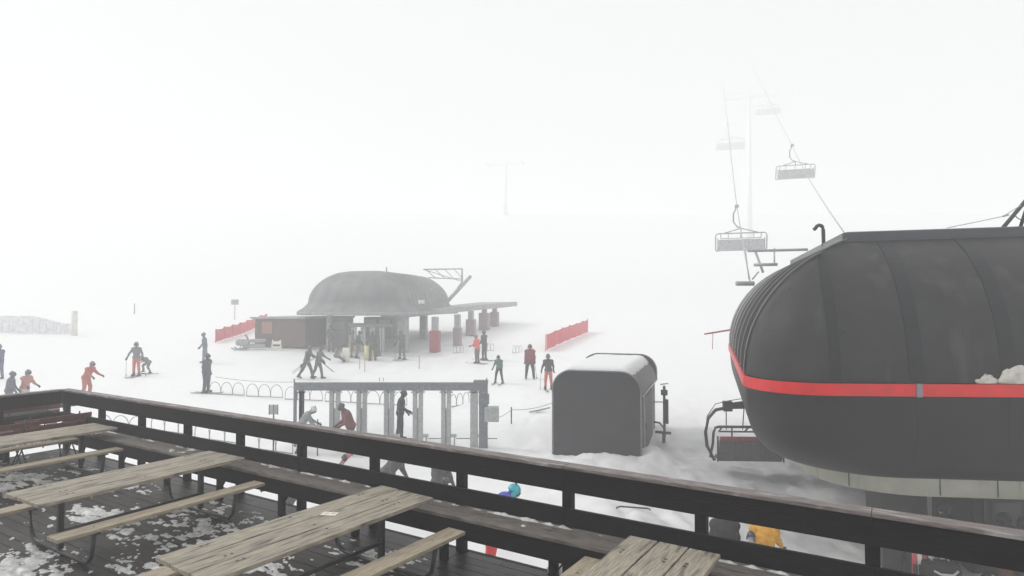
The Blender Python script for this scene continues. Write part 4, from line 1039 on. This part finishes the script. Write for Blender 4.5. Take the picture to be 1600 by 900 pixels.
# middle distance
person('person in dark coat walking with skis, left of two above the gate', G(479, 591), RIGHT-.1, 1.78, 14, ((24, 10, 3), (-20, 14, 3)), ((30, 8, 40), (-10, 8, 10)), jacket=(.10, .11, .115), trousers=(.09, .095, .10), helmet=(.12, .10, .10), bulk=1.05)
person('person in grey jacket walking with skis, right of two above the gate', G(497, 592), RIGHT-.1, 1.72, 12, ((16, 8, 3), (-16, 10, 3)), ((40, 8, 20), (35, 14, 10)), jacket=(.12, .125, .13), trousers=(.08, .085, .09), helmet=(.06, .06, .07))
person('child skier in green jacket with black trousers, poles in hand', G(780, 599), FACE-.3, 1.42, 14, ((12, 16, 12), (4, 10, 14)), ((20, 14, 20), (20, 14, 20)), jacket=(.05, .15, .125), trousers=(.03, .03, .035), skis=True, poles=(0,), helmet=(.04, .07, .06), glabel='child in the green jacket')
person('person in maroon jacket and dark trousers standing legs apart', G(828, 592), FACE, 1.78, 3, ((3, 6, 9), (3, 6, 9)), ((8, 8, 10), (8, 8, 10)), jacket=(.20, .035, .055), trousers=(.035, .035, .045), helmet=(.13, .05, .05), bulk=1.12, poles=(0,), glabel='person in the maroon jacket')
person('skier in dark vest and salmon orange trousers beside the grey hut', G(857, 609), AWAY+.2, 1.66, 6, ((3, 6, 6), (3, 6, 6)), ((10, 18, 12), (10, 18, 12)), jacket=(.055, .05, .055), trousers=(.52, .14, .10), helmet=(.10, .09, .09), skis=True, poles=(0,), glabel='skier beside the grey hut')
person('skier in orange red jacket beside a dark skier near the columns', G(746, 568), LEFT-.5, 1.66, 8, ((4, 8, 4), (4, 8, 4)), ((20, 8, 50), (20, 8, 50)), jacket=(.65, .10, .08), trousers=(.10, .105, .11), helmet=(.13, .12, .12), skis=True, bulk=1.05, poles=(1,), glabel='orange red jacket skier')
person('dark clad skier right behind the orange red jacket skier', G(757, 563), LEFT-.6, 1.78, 3, ((4, 8, 4), (4, 8, 4)), ((12, 8, 20), (12, 8, 20)), jacket=(.055, .06, .06), trousers=(.06, .06, .065), helmet=(.07, .07, .07), skis=True)
person('skier in blue grey suit in front of the far station column', G(628, 562), FACE-.4, 1.80, 8, ((8, 10, 9), (-2, 10, 9)), ((12, 12, 12), (12, 14, 16)), jacket=(.075, .09, .10), trousers=(.085, .10, .11), helmet=(.10, .11, .12), skis=True, poles=(1,), glabel='blue grey skier at the far column')
person('person in charcoal jacket centred in front of the far gate', G(582, 564), AWAY+.4, 1.80, 10, jacket=(.055, .058, .062), trousers=(.06, .06, .065), helmet=(.08, .08, .08), bulk=1.1)
person('person in mid grey partly behind the charcoal jacket person', G(590, 557), LEFT, 1.74, 6, jacket=(.10, .10, .11), trousers=(.10, .10, .11), helmet=(.1, .1, .1))
person('person in dark jacket behind the yellow bollard', G(558, 560), RIGHT+.4, 1.70, 12, jacket=(.06, .07, .08), trousers=(.16, .15, .13), helmet=(.05, .05, .05))
person('person standing in fog at the left front post of far station', G(517, 550), FACE, 1.78, 4, jacket=(.085, .09, .095), trousers=(.09, .095, .10), helmet=(.1, .1, .1))
person('person in pale jacket queueing left of the yellow bollard', G(548, 559), RIGHT, 1.70, 6, jacket=(.22, .21, .19), trousers=(.28, .24, .18), helmet=(.12, .12, .12))
person('small seated figure on the snow left of far gate', G(524, 566), RIGHT, 1.3, 20, ((75, 20, 10), (75, 25, 10)), jacket=(.10, .11, .12), trousers=(.10, .11, .12), helmet=(.07, .07, .07))
# left side
person('skier in grey jacket and salmon trousers with both poles spread', G(213, 588), FACE, 1.78, 3, ((2, 4, 4), (2, 4, 4)), ((12, 32, 10), (12, 32, 10)), jacket=(.13, .14, .15), trousers=(.50, .13, .10), helmet=(.16, .16, .17), skis=True, poles=True, glabel='salmon trousers skier')
person('crouching child in grey beside the salmon trousers skier', G(232, 584), LEFT-.2, 1.25, 55, ((60, 70, 8), (30, 60, 8)), ((60, 8, 20), (50, 8, 20)), jacket=(.13, .14, .15), trousers=(.15, .15, .17), helmet=(.40, .20, .20), skis=True, bulk=1.15)
person('skier in navy suit standing at left end of far hooped row', G(322, 614), RIGHT-.2, 1.80, 4, ((3, 6, 3), (3, 6, 3)), ((-8, 6, 20), (-8, 6, 40)), jacket=(.055, .07, .10), trousers=(.065, .08, .11), helmet=(.05, .06, .08), skis=True, bulk=1.1, poles=True, glabel='navy suited skier at the hoops')
person('faint grey person behind the navy suited skier', G(320, 567), LEFT+.4, 1.78, 6, ((8, 6, 3), (-8, 6, 3)), jacket=(.11, .14, .17), trousers=(.13, .16, .19), helmet=(.14, .15, .17))
person('skier in brick red jacket leaning forward, arm stretched right', G(134, 622), RIGHT-.1, 1.70, 28, ((16, 26, 5), (4, 18, 5)), ((38, 10, 25), (30, 8, 30)), jacket=(.42, .09, .07), trousers=(.42, .13, .11), helmet=(.15, .13, .14), bulk=1.08, head=-10)
person('skier in dusty pink jacket with grey helmet behind the left railing', g_at(41, 27.5), RIGHT-.2, 1.68, 14, ((12, 20, 5), (4, 14, 5)), ((30, 8, 30), (30, 8, 30)), jacket=(.42, .19, .17), trousers=(.5, .48, .46), helmet=(.11, .11, .14))
person('person in dark slate jacket and helmet behind the left railing', g_at(17, 26.8), RIGHT+.5, 1.70, 8, jacket=(.09, .10, .14), trousers=(.10, .10, .12), helmet=(.08, .085, .11), bulk=1.1)
person('person in grey coat seen above and below the rail near deck corner', g_at(84, 23.0), AWAY, 1.40, 3, jacket=(.14, .145, .16), trousers=(.13, .13, .14), helmet=(.09, .09, .11), bulk=1.3)
person('person in dark violet suit cut off by the left edge', G(-1, 592), FACE, 1.78, 4, jacket=(.07, .06, .16), trousers=(.08, .07, .17), helmet=(.1, .09, .15))

# skis carried by the two walkers, snowboard at the gate
def carried(P, d, tilt, col, lab):
    o = ski_mesh(1.6).build('ski', [cloth(col, .4), M['rubber']]); o.location = P; o.rotation_euler = Vector(d).to_track_quat('Y', 'Z').to_euler(); return tag(o, lab, 'ski', 'skis carried by the walkers')
b = G(479, 591); carried(b+Vector((-.05, -.26, .78)), (.8, -.1, .52), 28, (.25, .26, .27), 'upper ski carried by the left walker in dark coat')
carried(b+Vector((-.02, -.30, .70)), (.8, -.05, .56), 30, (.2, .21, .22), 'lower ski carried by the left walker in dark coat')
b = G(497, 592); carried(b+Vector((.35, -.28, .85)), (.75, -.1, -.6), -30, (.10, .10, .11), 'ski carried in front by the right walker in grey')
q = g_at(549, 19.6); m = MB(); n = 20
o_ = [(.13*math.cos(R(360*i/n))*(1.0), .62*math.sin(R(360*i/n)) if abs(math.sin(R(360*i/n))) < .98 else .66*math.copysign(1, math.sin(R(360*i/n)))) for i in range(n)]
m.add([(x, y, 0) for x, y in o_]+[(x, y, .02) for x, y in o_], [tuple(range(n))[::-1], tuple(range(n, 2*n))]+[(i, (i+1) % n, n+(i+1) % n, n+i) for i in range(n)])
for y in (-.22, .22): m.box((0, y, .06), (.2, .14, .09), 1, bev=.02)
sb = m.build('snowboard', [cloth((.28, .08, .09), .5), M['rubber']], loc=q+Vector((0, 0, .42))); sb.rotation_euler = (R(55), R(20), R(-60))
tag(sb, 'dark red snowboard held below the stooping person at the gate', 'snowboard')
